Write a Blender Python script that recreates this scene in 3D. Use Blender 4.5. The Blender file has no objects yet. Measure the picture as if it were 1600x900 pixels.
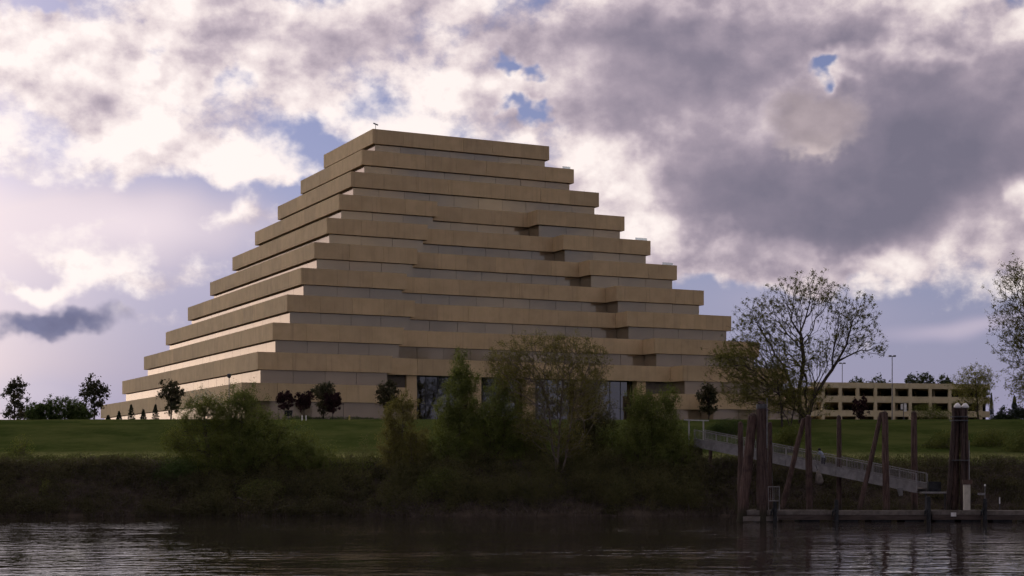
import bpy, math, random
import numpy as np
from mathutils import Vector, Matrix

# ---------------------------------------------------------------- camera, sky, sun, exposure
scene = bpy.context.scene
COL = scene.collection
F, HY, CAMZ = 2451.0, 724.0, 4.5            # focal length in photo pixels, horizon row, eye height above the river


def at(px, py, Y):
    """photo pixel at distance Y -> world point"""
    return Vector(((px - 800.0) / F * Y, Y, CAMZ + (HY - py) / F * Y))


cam_data = bpy.data.cameras.new("camera")
cam_data.sensor_width = 36.0
cam_data.lens = F / 1600.0 * 36.0
cam_data.shift_y = (HY - 450.0) / 1600.0
cam_data.clip_start = 0.5
cam_data.clip_end = 30000.0
cam = bpy.data.objects.new("camera", cam_data)
cam.location = (0, 0, CAMZ)
cam.rotation_euler = (math.radians(90), 0, 0)
COL.objects.link(cam)
scene.camera = cam

SUN_AZ, SUN_EL = math.radians(-38.0), math.radians(14.0)      # left of the view axis, behind the clouds
SUN_DIR = Vector((math.sin(SUN_AZ) * math.cos(SUN_EL), math.cos(SUN_AZ) * math.cos(SUN_EL), math.sin(SUN_EL)))

world = bpy.data.worlds.new("World")
scene.world = world
world.use_nodes = True
WT = world.node_tree
WT.nodes.clear()
world.cycles.sampling_method = "MANUAL"
world.cycles.sample_map_resolution = 512


class NG:
    """tiny helper to write node graphs as expressions"""

    def __init__(self, tree):
        self.t = tree

    def n(self, kind, **kw):
        nd = self.t.nodes.new(kind)
        for k, v in kw.items():
            setattr(nd, k, v)
        return nd

    def put(self, sock, v):
        if isinstance(v, bpy.types.NodeSocket):
            self.t.links.new(v, sock)
        elif isinstance(v, (tuple, list)) and len(v) == 3 and sock.type == 'RGBA':
            sock.default_value = (*v, 1.0)
        else:
            sock.default_value = v

    def m(self, op, a, b=0.0, c=0.0, clamp=False):
        nd = self.n('ShaderNodeMath', operation=op, use_clamp=clamp)
        for s, v in zip(nd.inputs, (a, b, c)):
            self.put(s, v)
        return nd.outputs[0]

    def vm(self, op, a, b=(0, 0, 0), scale=1.0):
        nd = self.n('ShaderNodeVectorMath', operation=op)
        self.put(nd.inputs[0], a)
        self.put(nd.inputs[1], b)
        if op == 'SCALE':
            self.put(nd.inputs['Scale'], scale)
        return nd.outputs['Value'] if op in ('LENGTH', 'DOT_PRODUCT') else nd.outputs['Vector']

    def mr(self, v, a, b, c=0.0, d=1.0, kind='SMOOTHSTEP'):
        nd = self.n('ShaderNodeMapRange', interpolation_type=kind)
        for s, x in zip(nd.inputs, (v, a, b, c, d)):
            self.put(s, x)
        return nd.outputs[0]

    def mix(self, f, a, b, blend='MIX'):
        nd = self.n('ShaderNodeMix', data_type='RGBA', blend_type=blend)
        self.put(nd.inputs[0], f)
        self.put(nd.inputs[6], a)
        self.put(nd.inputs[7], b)
        return nd.outputs[2]

    def noise(self, vec, scale, detail=4.0, rough=0.55, distortion=0.0, out=0):
        nd = self.n('ShaderNodeTexNoise')
        if vec is not None:
            self.put(nd.inputs['Vector'], vec)
        nd.inputs['Scale'].default_value = scale
        nd.inputs['Detail'].default_value = detail
        nd.inputs['Roughness'].default_value = rough
        nd.inputs['Distortion'].default_value = distortion
        return nd.outputs[out]

    def ramp(self, f, stops, interp='EASE'):
        nd = self.n('ShaderNodeValToRGB')
        nd.color_ramp.interpolation = interp
        els = nd.color_ramp.elements
        while len(els) < len(stops):
            els.new(0.5)
        for e, (p, c) in zip(els, stops):
            e.position = p
            e.color = (*c, 1.0)
        self.put(nd.inputs[0], f)
        return nd.outputs[0]


def build_sky():
    g = NG(WT)
    d = g.n('ShaderNodeTexCoord').outputs['Generated']
    sep = g.n('ShaderNodeSeparateXYZ')
    g.put(sep.inputs[0], d)
    dx, dy, dz = sep.outputs
    yy = g.m('MAXIMUM', dy, 0.05)
    U = g.m('DIVIDE', dx, yy)
    V = g.m('DIVIDE', dz, yy)
    front = g.mr(dy, 0.3, 0.6)
    comb = g.n('ShaderNodeCombineXYZ')
    g.put(comb.inputs[0], g.m('MULTIPLY', U, F / 1000.0))
    g.put(comb.inputs[1], g.m('MULTIPLY', V, F / 1000.0))
    uv = comb.outputs[0]
    # ragged outlines: the place of every cloud is bent by noise
    w1 = g.vm('SUBTRACT', g.noise(d, 11.0, 2.0, 0.55, out=1), (0.5, 0.5, 0.5))
    w2 = g.vm('SUBTRACT', g.noise(d, 34.0, 3.0, 0.6, out=1), (0.5, 0.5, 0.5))
    warp = g.vm('ADD', g.vm('SCALE', w1, scale=0.22), g.vm('SCALE', w2, scale=0.10))
    uvw = g.vm('ADD', uv, warp)
    near = g.vm('ADD', uv, g.vm('ADD', g.vm('SCALE', w1, scale=0.04), g.vm('SCALE', w2, scale=0.09)))
    soft = g.vm('ADD', uv, g.vm('SCALE', w1, scale=0.12))

    def blobs(src, lst):
        acc = None
        for px, py, rx, ry, rot, amt in lst:
            mp = g.n('ShaderNodeMapping', vector_type='TEXTURE')
            g.put(mp.inputs[0], src)
            mp.inputs['Location'].default_value = ((px - 800) / 1000, (HY - py) / 1000, 0)
            mp.inputs['Rotation'].default_value = (0, 0, math.radians(rot))
            mp.inputs['Scale'].default_value = (rx / 1000, ry / 1000, 1000)
            b = g.mr(g.vm('LENGTH', mp.outputs[0]), 1.0, 0.0)
            acc = g.m('MULTIPLY_ADD', b, amt, acc if acc is not None else 0.0)
        return g.m('MULTIPLY', acc, front)

    # ---- clear sky between the clouds
    sky = g.n('ShaderNodeTexSky', sky_type='NISHITA')
    sky.sun_disc = False
    sky.sun_elevation = SUN_EL
    sky.sun_rotation = SUN_AZ
    sky.air_density = 1.0
    sky.dust_density = 0.6
    sky.ozone_density = 2.5
    clear = g.mix(1.0, g.vm('SCALE', sky.outputs[0], scale=0.075), (1.02, 0.86, 1.12), 'MULTIPLY')
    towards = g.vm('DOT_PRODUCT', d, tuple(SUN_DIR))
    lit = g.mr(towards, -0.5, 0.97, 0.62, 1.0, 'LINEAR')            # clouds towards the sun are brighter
    glow = g.m('POWER', g.mr(towards, 0.88, 1.0, 0.0, 1.0, 'LINEAR'), 2.0)
    veil_amt = blobs(soft, VEIL)
    low = g.mr(dz, 0.20, 0.0, 0.0, 1.0)
    hz = g.m('ADD', g.m('MULTIPLY_ADD', low, 0.68, 0.24), veil_amt, clamp=True)
    veil_col = g.mix(glow, (0.345, 0.33, 0.50), (2.9, 2.35, 1.9))
    veil_col = g.mix(g.m('MULTIPLY', veil_amt, 0.85, clamp=True), veil_col, (0.92, 0.79, 0.84))
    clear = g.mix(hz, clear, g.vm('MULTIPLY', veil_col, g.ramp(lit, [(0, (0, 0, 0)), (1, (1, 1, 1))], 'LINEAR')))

    # ---- clouds: backlit, thin edges bright, thick cores grey
    st = g.vm('MULTIPLY', d, (1.0, 1.0, 1.3))
    n1 = g.noise(st, 14.0, 8.0, 0.59)
    st2 = g.vm('ADD', st, (-0.008, 0.0, 0.013))
    n1b = g.noise(st2, 14.0, 3.5, 0.50)
    n2 = g.noise(st, 42.0, 4.0, 0.62)
    cover = blobs(uvw, COVER)
    elev = g.mr(dz, 0.03, 0.16, -0.45, 0.12)
    D = g.m('ADD', g.m('MULTIPLY', g.m('SUBTRACT', n1, 0.5), 2.0), g.m('ADD', cover, elev))
    D = g.m('ADD', D, g.m('MULTIPLY', g.m('SUBTRACT', n2, 0.5), 0.45))
    alpha = g.mr(D, -0.14, 0.36)
    dark = blobs(soft, DARK)
    calm = g.mr(dark, 0.02, 0.5, 1.0, 0.42)                         # the thick grey deck is smoother than the lit cumulus
    relief = g.m('MULTIPLY', g.m('MULTIPLY', g.m('SUBTRACT', n1, n1b), 2.1), calm)
    bright = blobs(uvw, BRIGHT)
    Ds = g.m('ADD', g.m('MULTIPLY', g.m('SUBTRACT', n1b, 0.5), g.m('MULTIPLY', calm, 1.25)), g.m('ADD', cover, elev))
    thick = g.m('ADD', g.mr(Ds, 0.0, 1.7, 0.0, 0.55, 'LINEAR'), dark)
    thick = g.m('SUBTRACT', thick, g.m('ADD', relief, bright))
    w1x = g.n('ShaderNodeSeparateXYZ')
    g.put(w1x.inputs[0], w1)
    thick = g.m('ADD', thick, g.m('MULTIPLY', w1x.outputs[0], g.m('MULTIPLY', calm, 0.42)))
    thick = g.m('ADD', thick, g.m('MULTIPLY', g.m('SUBTRACT', n2, 0.5), g.m('MULTIPLY', calm, -0.22)))
    thick = g.m('ADD', thick, g.m('MULTIPLY', g.m('SUBTRACT', n1, 0.5), -0.30))
    thick = g.m('MULTIPLY', thick, g.mr(thick, 0.45, 1.5, 1.0, 0.72, 'LINEAR'))
    thick = g.m('ADD', thick, g.m('MULTIPLY', calm, 0.07))
    col = g.ramp(thick, CLOUD_RAMP, 'LINEAR')
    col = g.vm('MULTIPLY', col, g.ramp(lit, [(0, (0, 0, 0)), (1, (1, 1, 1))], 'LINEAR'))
    out = g.mix(alpha, clear, col)
    # ---- small near clouds drifting below the main deck
    for spec in NEAR:
        px, py, rx, ry, rot, edge, ccol, lcol = spec
        b = blobs(near, [(px, py, rx, ry, rot, 1.0)])
        s = g.m('ADD', b, g.m('ADD', g.m('MULTIPLY', g.m('SUBTRACT', n2, 0.5), 0.5), g.m('MULTIPLY', g.m('SUBTRACT', n1, 0.5), 0.5)))
        a = g.mr(s, edge - 0.12, edge + 0.50)
        rim = g.mr(s, edge + 0.02, edge + 0.42, 1.0, 0.0)
        und = blobs(uv, [(px - rx * 0.15, py + ry * 0.62, rx * 0.8, ry * 0.55, rot, 1.0)])
        ln = g.m('MULTIPLY', g.m('ADD', rim, 0.25), g.m('ADD', und, 0.12), clamp=True)
        cc = g.mix(ln, ccol, lcol)
        cc = g.mix(1.0, cc, g.ramp(g.m('MULTIPLY_ADD', g.m('SUBTRACT', n1, n1b), 2.6, 0.5), [(0, (0.70, 0.70, 0.73)), (1, (1.28, 1.27, 1.23))], 'LINEAR'), 'MULTIPLY')
        out = g.mix(g.m('MULTIPLY', a, front), out, cc)
    bg = g.n('ShaderNodeBackground')
    g.put(bg.inputs[0], out)
    bg.inputs[1].default_value = 1.0
    wo = g.n('ShaderNodeOutputWorld')
    WT.links.new(bg.outputs[0], wo.inputs[0])


CLOUD_RAMP = [(0.0, (1.08, 0.965, 0.93)), (0.20, (0.86, 0.745, 0.75)), (0.38, (0.61, 0.515, 0.57)),
              (0.58, (0.41, 0.345, 0.415)), (0.80, (0.275, 0.240, 0.31)), (1.0, (0.20, 0.185, 0.25))]
# px, py, rx, ry, tilt, amount
VEIL = [(150, 350, 460, 120, 0, 1.0), (330, 420, 320, 140, 0, 0.30), (60, 620, 200, 60, 0, 0.22), (1500, 492, 210, 24, 6, 0.42), (1250, 470, 220, 60, 0, 0.2)]
COVER = [(90, 120, 330, 190, 0, 0.50), (430, 70, 330, 130, 0, 0.60), (330, 225, 200, 60, -8, 0.35), (470, 165, 130, 60, 0, 0.38), (270, 400, 230, 60, 0, -0.5), (680, 150, 200, 110, 0, 0.50),
         (1000, 120, 340, 200, 0, 1.0), (1400, 305, 450, 170, 8, 1.3), (1500, 140, 360, 220, 0, 1.1), (1120, 330, 300, 150, 0, 1.0),
         (1200, 60, 420, 120, 0, 0.8), (930, 290, 140, 100, -30, 0.6), (60, 435, 110, 45, 0, 0.75), (640, 30, 160, 60, 0, 0.3),
         (1200, 400, 260, 70, 0, 0.55), (1560, 430, 160, 60, 10, 0.4),
         (200, 315, 440, 50, 0, -0.75), (480, 278, 110, 34, 10, -0.55), (180, 500, 420, 40, 0, -0.3),
         (1346, 106, 92, 52, 12, -1.55), (366, 140, 50, 40, 0, -0.35), (228, 96, 34, 44, 0, -0.40), (500, 225, 70, 30, 8, -0.3), (70, 22, 80, 36, 0, -0.6),
         (824, 104, 30, 26, 0, -0.75), (812, 158, 34, 26, 0, -0.75), (1480, 570, 420, 80, 0, -0.4)]
DARK = [(1230, 190, 680, 340, 0, 0.26), (1400, 300, 400, 150, 8, 0.42), (1530, 190, 300, 180, 0, 0.34), (1020, 130, 260, 130, 0, 0.26), (1130, 290, 190, 90, 0, 0.24),
        (520, 60, 190, 70, 0, 0.20), (120, 170, 140, 80, 0, 0.20), (900, 50, 240, 80, 0, 0.12), (1340, 345, 260, 60, 12, 0.22), (1250, 50, 540, 90, 0, 0.08),
        (780, 190, 60, 40, 0, 0.15), (330, 190, 120, 40, 0, 0.10)]
BRIGHT = [(60, 432, 120, 50, 0, 0.35), (1000, 30, 200, 40, 0, 0.16), (760, 100, 120, 60, 0, 0.12), (250, 150, 420, 200, 0, 0.10), (965, 285, 130, 80, -35, 0.58), (1150, 382, 270, 46, -4, 0.50), (60, 120, 200, 150, 0, 0.10), (400, 250, 330, 60, 0, 0.16),
          (660, 160, 140, 70, 0, 0.16), (1440, 68, 190, 36, 8, 0.40), (1350, 125, 70, 26, 20, 0.35), (1340, 392, 130, 30, 0, 0.30), (1595, 330, 40, 60, 0, 0.5)]
NEAR = [(1288, 190, 135, 84, 4, 0.30, (0.385, 0.320, 0.355), (0.92, 0.76, 0.70)),
        (75, 510, 200, 48, 2, 0.34, (0.185, 0.19, 0.31), (0.50, 0.44, 0.55))]
build_sky()

sun_data = bpy.data.lights.new("sun", 'SUN')
sun_data.energy = 1.3
sun_data.angle = math.radians(11.0)
sun_data.color = (1.0, 0.90, 0.78)
sun = bpy.data.objects.new("sun", sun_data)
sun.rotation_euler = (-SUN_DIR).to_track_quat('-Z', 'Y').to_euler()
sun.location = (-60, 90, 80)
COL.objects.link(sun)

scene.cycles.use_adaptive_sampling = True
scene.cycles.adaptive_threshold = 0.03
scene.cycles.adaptive_min_samples = 10
scene.cycles.use_denoising = True
scene.cycles.max_bounces = 5
scene.cycles.diffuse_bounces = 2
scene.cycles.glossy_bounces = 3
scene.cycles.transmission_bounces = 4
scene.cycles.transparent_max_bounces = 6
scene.view_settings.view_transform = 'Standard'
scene.view_settings.look = 'None'
scene.view_settings.exposure = 0.0
scene.view_settings.gamma = 1.0
scene.view_settings.use_curve_mapping = False

# ---------------------------------------------------------------- helpers
RNG = np.random.default_rng(7)


def tag(o, label=None, cat=None, group=None, kind=None):
    for k, v in (("label", label), ("category", cat), ("group", group), ("kind", kind)):
        if v:
            o[k] = v
    return o


def empty(name, loc, label=None, cat=None, group=None, rz=0.0):
    o = bpy.data.objects.new(name, None)
    o.empty_display_size = 0.2
    o.location = loc
    o.rotation_euler = (0, 0, rz)
    COL.objects.link(o)
    return tag(o, label, cat, group)


def link(name, mesh, mat=None, parent=None):
    o = bpy.data.objects.new(name, mesh)
    COL.objects.link(o)
    if mat is not None and not mesh.materials:
        mesh.materials.append(mat)
    if parent is not None:
        o.parent = parent
    return o


def np_mesh(name, verts, quads=None, tris=None, smooth=False):
    me = bpy.data.meshes.new(name)
    verts = np.asarray(verts, dtype=np.float32).reshape(-1, 3)
    loops, starts, n = [], [], 0
    if quads is not None and len(quads):
        q = np.asarray(quads, dtype=np.int32).reshape(-1, 4)
        loops.append(q.ravel()); starts.append(np.arange(len(q)) * 4); n = len(q) * 4
    if tris is not None and len(tris):
        t = np.asarray(tris, dtype=np.int32).reshape(-1, 3)
        loops.append(t.ravel()); starts.append(n + np.arange(len(t)) * 3)
    loops = np.concatenate(loops).astype(np.int32)
    starts = np.concatenate(starts).astype(np.int32)
    me.vertices.add(len(verts)); me.vertices.foreach_set("co", verts.ravel())
    me.loops.add(len(loops)); me.loops.foreach_set("vertex_index", loops)
    me.polygons.add(len(starts)); me.polygons.foreach_set("loop_start", starts)
    if smooth:
        me.polygons.foreach_set("use_smooth", np.ones(len(starts), dtype=bool))
    me.update(calc_edges=True)
    me.validate()
    return me


class MB:
    """collects boxes, bars and tubes into one mesh"""

    def __init__(self, org=(0, 0, 0)):
        self.v, self.f, self.o = [], [], Vector(org)

    def _add(self, vs, fs):
        b = len(self.v)
        self.v += [tuple(Vector(p) - self.o) for p in vs]
        self.f += [tuple(b + i for i in f) for f in fs]
        return self

    def box(self, x0, x1, y0, y1, z0, z1):
        vs = [(x, y, z) for z in (z0, z1) for x, y in ((x0, y0), (x1, y0), (x1, y1), (x0, y1))]
        return self._add(vs, [(3, 2, 1, 0), (4, 5, 6, 7), (0, 1, 5, 4), (1, 2, 6, 5), (2, 3, 7, 6), (3, 0, 4, 7)])

    def bar(self, p, q, w, h):
        """rectangular bar between two points, w across, h in height"""
        p, q = Vector(p), Vector(q)
        d = (q - p).normalized()
        side = d.cross(Vector((0, 0, 1)))
        side = (side if side.length > 1e-4 else Vector((1, 0, 0))).normalized()
        up = side.cross(d).normalized()
        vs = [c + side * sx * w / 2 + up * sz * h / 2 for c in (p, q) for sx, sz in ((-1, -1), (1, -1), (1, 1), (-1, 1))]
        return self._add(vs, [(3, 2, 1, 0), (4, 5, 6, 7), (0, 1, 5, 4), (1, 2, 6, 5), (2, 3, 7, 6), (3, 0, 4, 7)])

    def tube(self, pts, radii, n=8, caps=True, wob=0.0, rng=None):
        rings = []
        pts = [Vector(p) for p in pts]
        for i, p in enumerate(pts):
            d = (pts[min(i + 1, len(pts) - 1)] - pts[max(i - 1, 0)]).normalized()
            a = d.orthogonal().normalized() if abs(d.z) < 0.5 else Vector((1, 0, 0)).cross(d).normalized()
            b = d.cross(a)
            ring = []
            for k in range(n):
                r = radii[i] * (1 + (rng.uniform(-wob, wob) if rng is not None else 0))
                t = 2 * math.pi * k / n
                ring.append(p + a * math.cos(t) * r + b * math.sin(t) * r)
            rings.append(ring)
        vs = [p for r in rings for p in r]
        fs = []
        for i in range(len(pts) - 1):
            for k in range(n):
                fs.append((i * n + k, i * n + (k + 1) % n, (i + 1) * n + (k + 1) % n, (i + 1) * n + k))
        if caps:
            fs.append(tuple(range(n))[::-1])
            fs.append(tuple((len(pts) - 1) * n + k for k in range(n)))
        return self._add(vs, fs)

    def prism(self, poly, z0, z1):
        n = len(poly)
        vs = [(x, y, z0) for x, y in poly] + [(x, y, z1) for x, y in poly]
        fs = [tuple(range(n))[::-1], tuple(range(n, 2 * n))] + [(i, (i + 1) % n, n + (i + 1) % n, n + i) for i in range(n)]
        return self._add(vs, fs)

    def mesh(self, name, smooth=False):
        me = bpy.data.meshes.new(name)
        me.from_pydata(self.v, [], self.f)
        if smooth:
            me.polygons.foreach_set("use_smooth", np.ones(len(me.polygons), dtype=bool))
        me.update()
        return me

    def build(self, name, mat, parent=None, smooth=False):
        return link(name, self.mesh(name, smooth), mat, parent)


# ---------------------------------------------------------------- materials
def material(name, rough=0.8, spec=0.3):
    m = bpy.data.materials.new(name)
    m.use_nodes = True
    t = m.node_tree
    p = t.nodes["Principled BSDF"]
    p.inputs['Roughness'].default_value = rough
    p.inputs['Specular IOR Level'].default_value = spec
    return m, NG(t), p


def objpos(g):
    return g.n('ShaderNodeTexCoord').outputs['Object']


def worldpos(g):
    return g.n('ShaderNodeNewGeometry').outputs['Position']


def mottled(name, a, b, scale, rough=0.85, detail=5.0, bump=0.0, stretch=(1, 1, 1), spec=0.25, rand=0.0, world=True, lo=0.35, hi=0.65):
    m, g, p = material(name, rough, spec)
    v = g.vm('MULTIPLY', worldpos(g) if world else objpos(g), stretch)
    n = g.noise(v, scale, detail, 0.6)
    c = g.mix(g.mr(n, lo, hi), a, b)
    if rand:
        r = g.n('ShaderNodeObjectInfo').outputs['Random']
        c = g.mix(1.0, c, g.ramp(r, [(0, (1 - rand,) * 3), (1, (1 + rand,) * 3)], 'LINEAR'), 'MULTIPLY')
    g.put(p.inputs['Base Color'], c)
    if bump:
        bn = g.n('ShaderNodeBump')
        bn.inputs['Strength'].default_value = bump
        bn.inputs['Distance'].default_value = 0.05
        g.put(bn.inputs['Height'], n)
        g.put(p.inputs['Normal'], bn.outputs[0])
    return m


def precast_material():
    m, g, p = material("precast_concrete", 0.9, 0.2)
    w = worldpos(g)
    n = g.noise(w, 0.55, 6.0, 0.62)
    c = g.mix(g.mr(n, 0.3, 0.7), (0.495, 0.358, 0.200), (0.575, 0.418, 0.240))
    streak = g.noise(g.vm('MULTIPLY', w, (2.2, 2.2, 0.12)), 1.0, 4.0, 0.6)
    c = g.mix(g.mr(streak, 0.50, 0.76, 0.0, 0.42), c, (0.30, 0.212, 0.125))
    r = g.n('ShaderNodeObjectInfo').outputs['Random']
    c = g.mix(1.0, c, g.ramp(r, [(0, (0.91, 0.91, 0.92)), (1, (1.07, 1.06, 1.04))], 'LINEAR'), 'MULTIPLY')
    g.put(p.inputs['Base Color'], c)
    fine = g.noise(w, 9.0, 4.0, 0.6)
    bn = g.n('ShaderNodeBump')
    bn.inputs['Strength'].default_value = 0.15
    bn.inputs['Distance'].default_value = 0.02
    g.put(bn.inputs['Height'], fine)
    g.put(p.inputs['Normal'], bn.outputs[0])
    return m


def glass_material(name, tint, rough=0.06, metal=1.0):
    m, g, p = material(name, rough, 0.5)
    r = g.n('ShaderNodeObjectInfo').outputs['Random']
    w = worldpos(g)
    n = g.noise(g.vm('MULTIPLY', w, (1, 1, 0.4)), 0.35, 3.0, 0.5)
    c = g.mix(1.0, tint, g.ramp(r, [(0, (0.91, 0.92, 0.94)), (1, (1.06, 1.05, 1.03))], 'LINEAR'), 'MULTIPLY')
    c = g.mix(g.mr(n, 0.35, 0.7, 0.0, 0.22), c, (tint[0] * 0.6, tint[1] * 0.6, tint[2] * 0.62))
    g.put(p.inputs['Base Color'], c)
    p.inputs['Metallic'].default_value = metal
    wav = g.noise(w, 0.6, 2.0, 0.5)
    bn = g.n('ShaderNodeBump')
    bn.inputs['Strength'].default_value = 0.03
    bn.inputs['Distance'].default_value = 0.05
    g.put(bn.inputs['Height'], wav)
    g.put(p.inputs['Normal'], bn.outputs[0])
    return m


def clear_glass_material():
    m, g, p = material("clear_glass", 0.05, 0.5)
    p.inputs['Base Color'].default_value = (0.5, 0.52, 0.52, 1)
    p.inputs['Metallic'].default_value = 1.0
    tr = g.n('ShaderNodeBsdfTransparent')
    tr.inputs[0].default_value = (0.88, 0.92, 0.92, 1)
    ms = g.n('ShaderNodeMixShader')
    ms.inputs[0].default_value = 0.55
    m.node_tree.links.new(p.outputs[0], ms.inputs[1])
    m.node_tree.links.new(tr.outputs[0], ms.inputs[2])
    m.node_tree.links.new(ms.outputs[0], m.node_tree.nodes['Material Output'].inputs[0])
    return m


def leaf_material(name, a, b, trans=0.35):
    """a to b from leaf to leaf, partly translucent against the light"""
    m, g, p = material(name, 0.75, 0.12)
    geo = g.n('ShaderNodeNewGeometry')
    f = geo.outputs['Random Per Island']
    big = g.noise(geo.outputs['Position'], 0.8, 2.0, 0.5)
    f2 = g.m('ADD', g.m('MULTIPLY', f, 0.55), g.m('MULTIPLY', g.mr(big, 0.35, 0.65), 0.45))
    c = g.mix(f2, a, b)
    g.put(p.inputs['Base Color'], c)
    tr = g.n('ShaderNodeBsdfTranslucent')
    g.put(tr.inputs[0], g.mix(1.0, c, (1.15, 1.2, 0.75), 'MULTIPLY'))
    ms = g.n('ShaderNodeMixShader')
    ms.inputs[0].default_value = trans
    out = m.node_tree.nodes['Material Output']
    m.node_tree.links.new(p.outputs[0], ms.inputs[1])
    m.node_tree.links.new(tr.outputs[0], ms.inputs[2])
    m.node_tree.links.new(ms.outputs[0], out.inputs[0])
    return m


def ground_material():
    m, g, p = material("ground", 1.0, 0.0)
    w = worldpos(g)
    s = g.n('ShaderNodeSeparateXYZ')
    g.put(s.inputs[0], w)
    n1 = g.noise(g.vm('MULTIPLY', w, (0.5, 1.0, 1.0)), 0.28, 6.0, 0.65)
    n2 = g.noise(g.vm('MULTIPLY', w, (1, 0.5, 1)), 1.6, 5.0, 0.65)
    n3 = g.noise(w, 6.0, 3.0, 0.6)
    grass = g.mix(g.mr(n1, 0.35, 0.65), (0.040, 0.058, 0.014), (0.080, 0.092, 0.027))
    grass = g.mix(g.mr(n2, 0.5, 0.75, 0.0, 0.5), grass, (0.085, 0.090, 0.031))
    bench = g.m('MULTIPLY', g.mr(s.outputs[1], 141.8, 143.2), g.mr(s.outputs[1], 150.5, 146.0))
    grass = g.mix(g.m('MULTIPLY', bench, g.mr(n2, 0.3, 0.6, 0.4, 1.0)), grass, (0.230, 0.222, 0.090))
    soil = g.mix(g.mr(n2, 0.3, 0.7), (0.040, 0.031, 0.024), (0.080, 0.062, 0.048))
    h = g.m('ADD', s.outputs[2], g.m('MULTIPLY', g.m('SUBTRACT', n2, 0.5), 1.6))
    c = g.mix(g.mr(h, 4.0, 4.9), soil, grass)
    g.put(p.inputs['Base Color'], c)
    bn = g.n('ShaderNodeBump')
    bn.inputs['Strength'].default_value = 0.6
    bn.inputs['Distance'].default_value = 0.12
    g.put(bn.inputs['Height'], g.m('ADD', n2, n3))
    g.put(p.inputs['Normal'], bn.outputs[0])
    return m


def water_material():
    m, g, p = material("river_water", 0.015, 0.5)
    p.inputs['Base Color'].default_value = (0.030, 0.024, 0.020, 1)
    p.inputs['IOR'].default_value = 1.33
    w = worldpos(g)
    a = g.noise(g.vm('MULTIPLY', w, (0.55, 1.0, 1)), 0.85, 3.0, 0.5, 0.5)
    b = g.noise(g.vm('MULTIPLY', w, (0.5, 1.0, 1)), 0.33, 2.0, 0.5)
    c = g.noise(g.vm('MULTIPLY', w, (0.6, 1.0, 1)), 2.6, 2.0, 0.5)
    patch = g.mr(g.noise(g.vm('MULTIPLY', w, (0.4, 1, 1)), 0.06, 3.0, 0.5), 0.35, 0.65, 0.35, 1.15)
    h = g.m('ADD', g.m('MULTIPLY', a, 0.112), g.m('ADD', g.m('MULTIPLY', b, 0.05), g.m('MULTIPLY', c, 0.019)))
    bn = g.n('ShaderNodeBump')
    bn.inputs['Strength'].default_value = 1.0
    bn.inputs['Distance'].default_value = 1.0
    g.put(bn.inputs['Height'], g.m('MULTIPLY', h, patch))
    g.put(p.inputs['Normal'], bn.outputs[0])
    return m


def pile_material():
    m, g, p = material("weathered_creosote_timber", 0.9, 0.2)
    w = worldpos(g)
    sx = g.n('ShaderNodeSeparateXYZ')
    g.put(sx.inputs[0], w)
    grain = g.noise(g.vm('MULTIPLY', w, (7, 7, 0.5)), 1.5, 5.0, 0.65)
    c = g.mix(g.mr(grain, 0.3, 0.7), (0.036, 0.023, 0.019), (0.118, 0.080, 0.066))
    patch = g.noise(w, 0.9, 4.0, 0.6)
    c = g.mix(g.mr(patch, 0.52, 0.72, 0.0, 0.6), c, (0.020, 0.014, 0.012))
    h = g.m('ADD', sx.outputs[2], g.m('MULTIPLY', g.m('SUBTRACT', grain, 0.5), 1.2))
    c = g.mix(g.mr(h, 1.5, 0.5, 0.0, 0.75), c, (0.030, 0.032, 0.018))       # algae at the waterline
    r = g.n('ShaderNodeObjectInfo').outputs['Random']
    c = g.mix(1.0, c, g.ramp(r, [(0, (0.7, 0.72, 0.74)), (1, (1.2, 1.12, 1.1))], 'LINEAR'), 'MULTIPLY')
    g.put(p.inputs['Base Color'], c)
    bn = g.n('ShaderNodeBump')
    bn.inputs['Strength'].default_value = 0.9
    bn.inputs['Distance'].default_value = 0.06
    g.put(bn.inputs['Height'], grain)
    g.put(p.inputs['Normal'], bn.outputs[0])
    return m


M = {}
M['precast'] = precast_material()
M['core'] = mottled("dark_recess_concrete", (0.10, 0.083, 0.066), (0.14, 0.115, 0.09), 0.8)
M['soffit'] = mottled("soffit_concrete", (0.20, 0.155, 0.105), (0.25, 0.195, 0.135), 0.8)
M['glass'] = glass_material("mirror_glazing", (0.345, 0.268, 0.172), 0.06, 0.42)
M['lobby_glass'] = glass_material("lobby_glazing", (0.19, 0.19, 0.18), 0.03)
M['clear_glass'] = clear_glass_material()
M['ground'] = ground_material()
M['water'] = water_material()
M['bark'] = mottled("grey_brown_bark", (0.045, 0.034, 0.026), (0.085, 0.066, 0.05), 6.0, stretch=(1, 1, 0.25), bump=0.6)
M['pale_bark'] = mottled("pale_pinkish_bark", (0.12, 0.092, 0.078), (0.20, 0.158, 0.135), 6.0, stretch=(1, 1, 0.25), bump=0.5)
M['dark_bark'] = mottled("dark_bark", (0.03, 0.022, 0.018), (0.055, 0.042, 0.034), 6.0, stretch=(1, 1, 0.25), bump=0.6)
M['twig'] = mottled("dry_brown_twigs", (0.062, 0.048, 0.039), (0.145, 0.112, 0.090), 1.4)
M['driftwood'] = mottled("weathered_driftwood", (0.075, 0.062, 0.052), (0.14, 0.118, 0.10), 3.0, stretch=(1, 1, 1), bump=0.5)
M['willow'] = leaf_material("willow_leaves", (0.084, 0.103, 0.029), (0.185, 0.196, 0.058))
M['spring'] = leaf_material("spring_leaves", (0.081, 0.099, 0.025), (0.172, 0.175, 0.050), 0.4)
M['olive'] = leaf_material("olive_catkins", (0.114, 0.103, 0.033), (0.212, 0.179, 0.068), 0.4)
M['cotton'] = leaf_material("cottonwood_leaves", (0.120, 0.124, 0.036), (0.235, 0.205, 0.075), 0.55)
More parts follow.
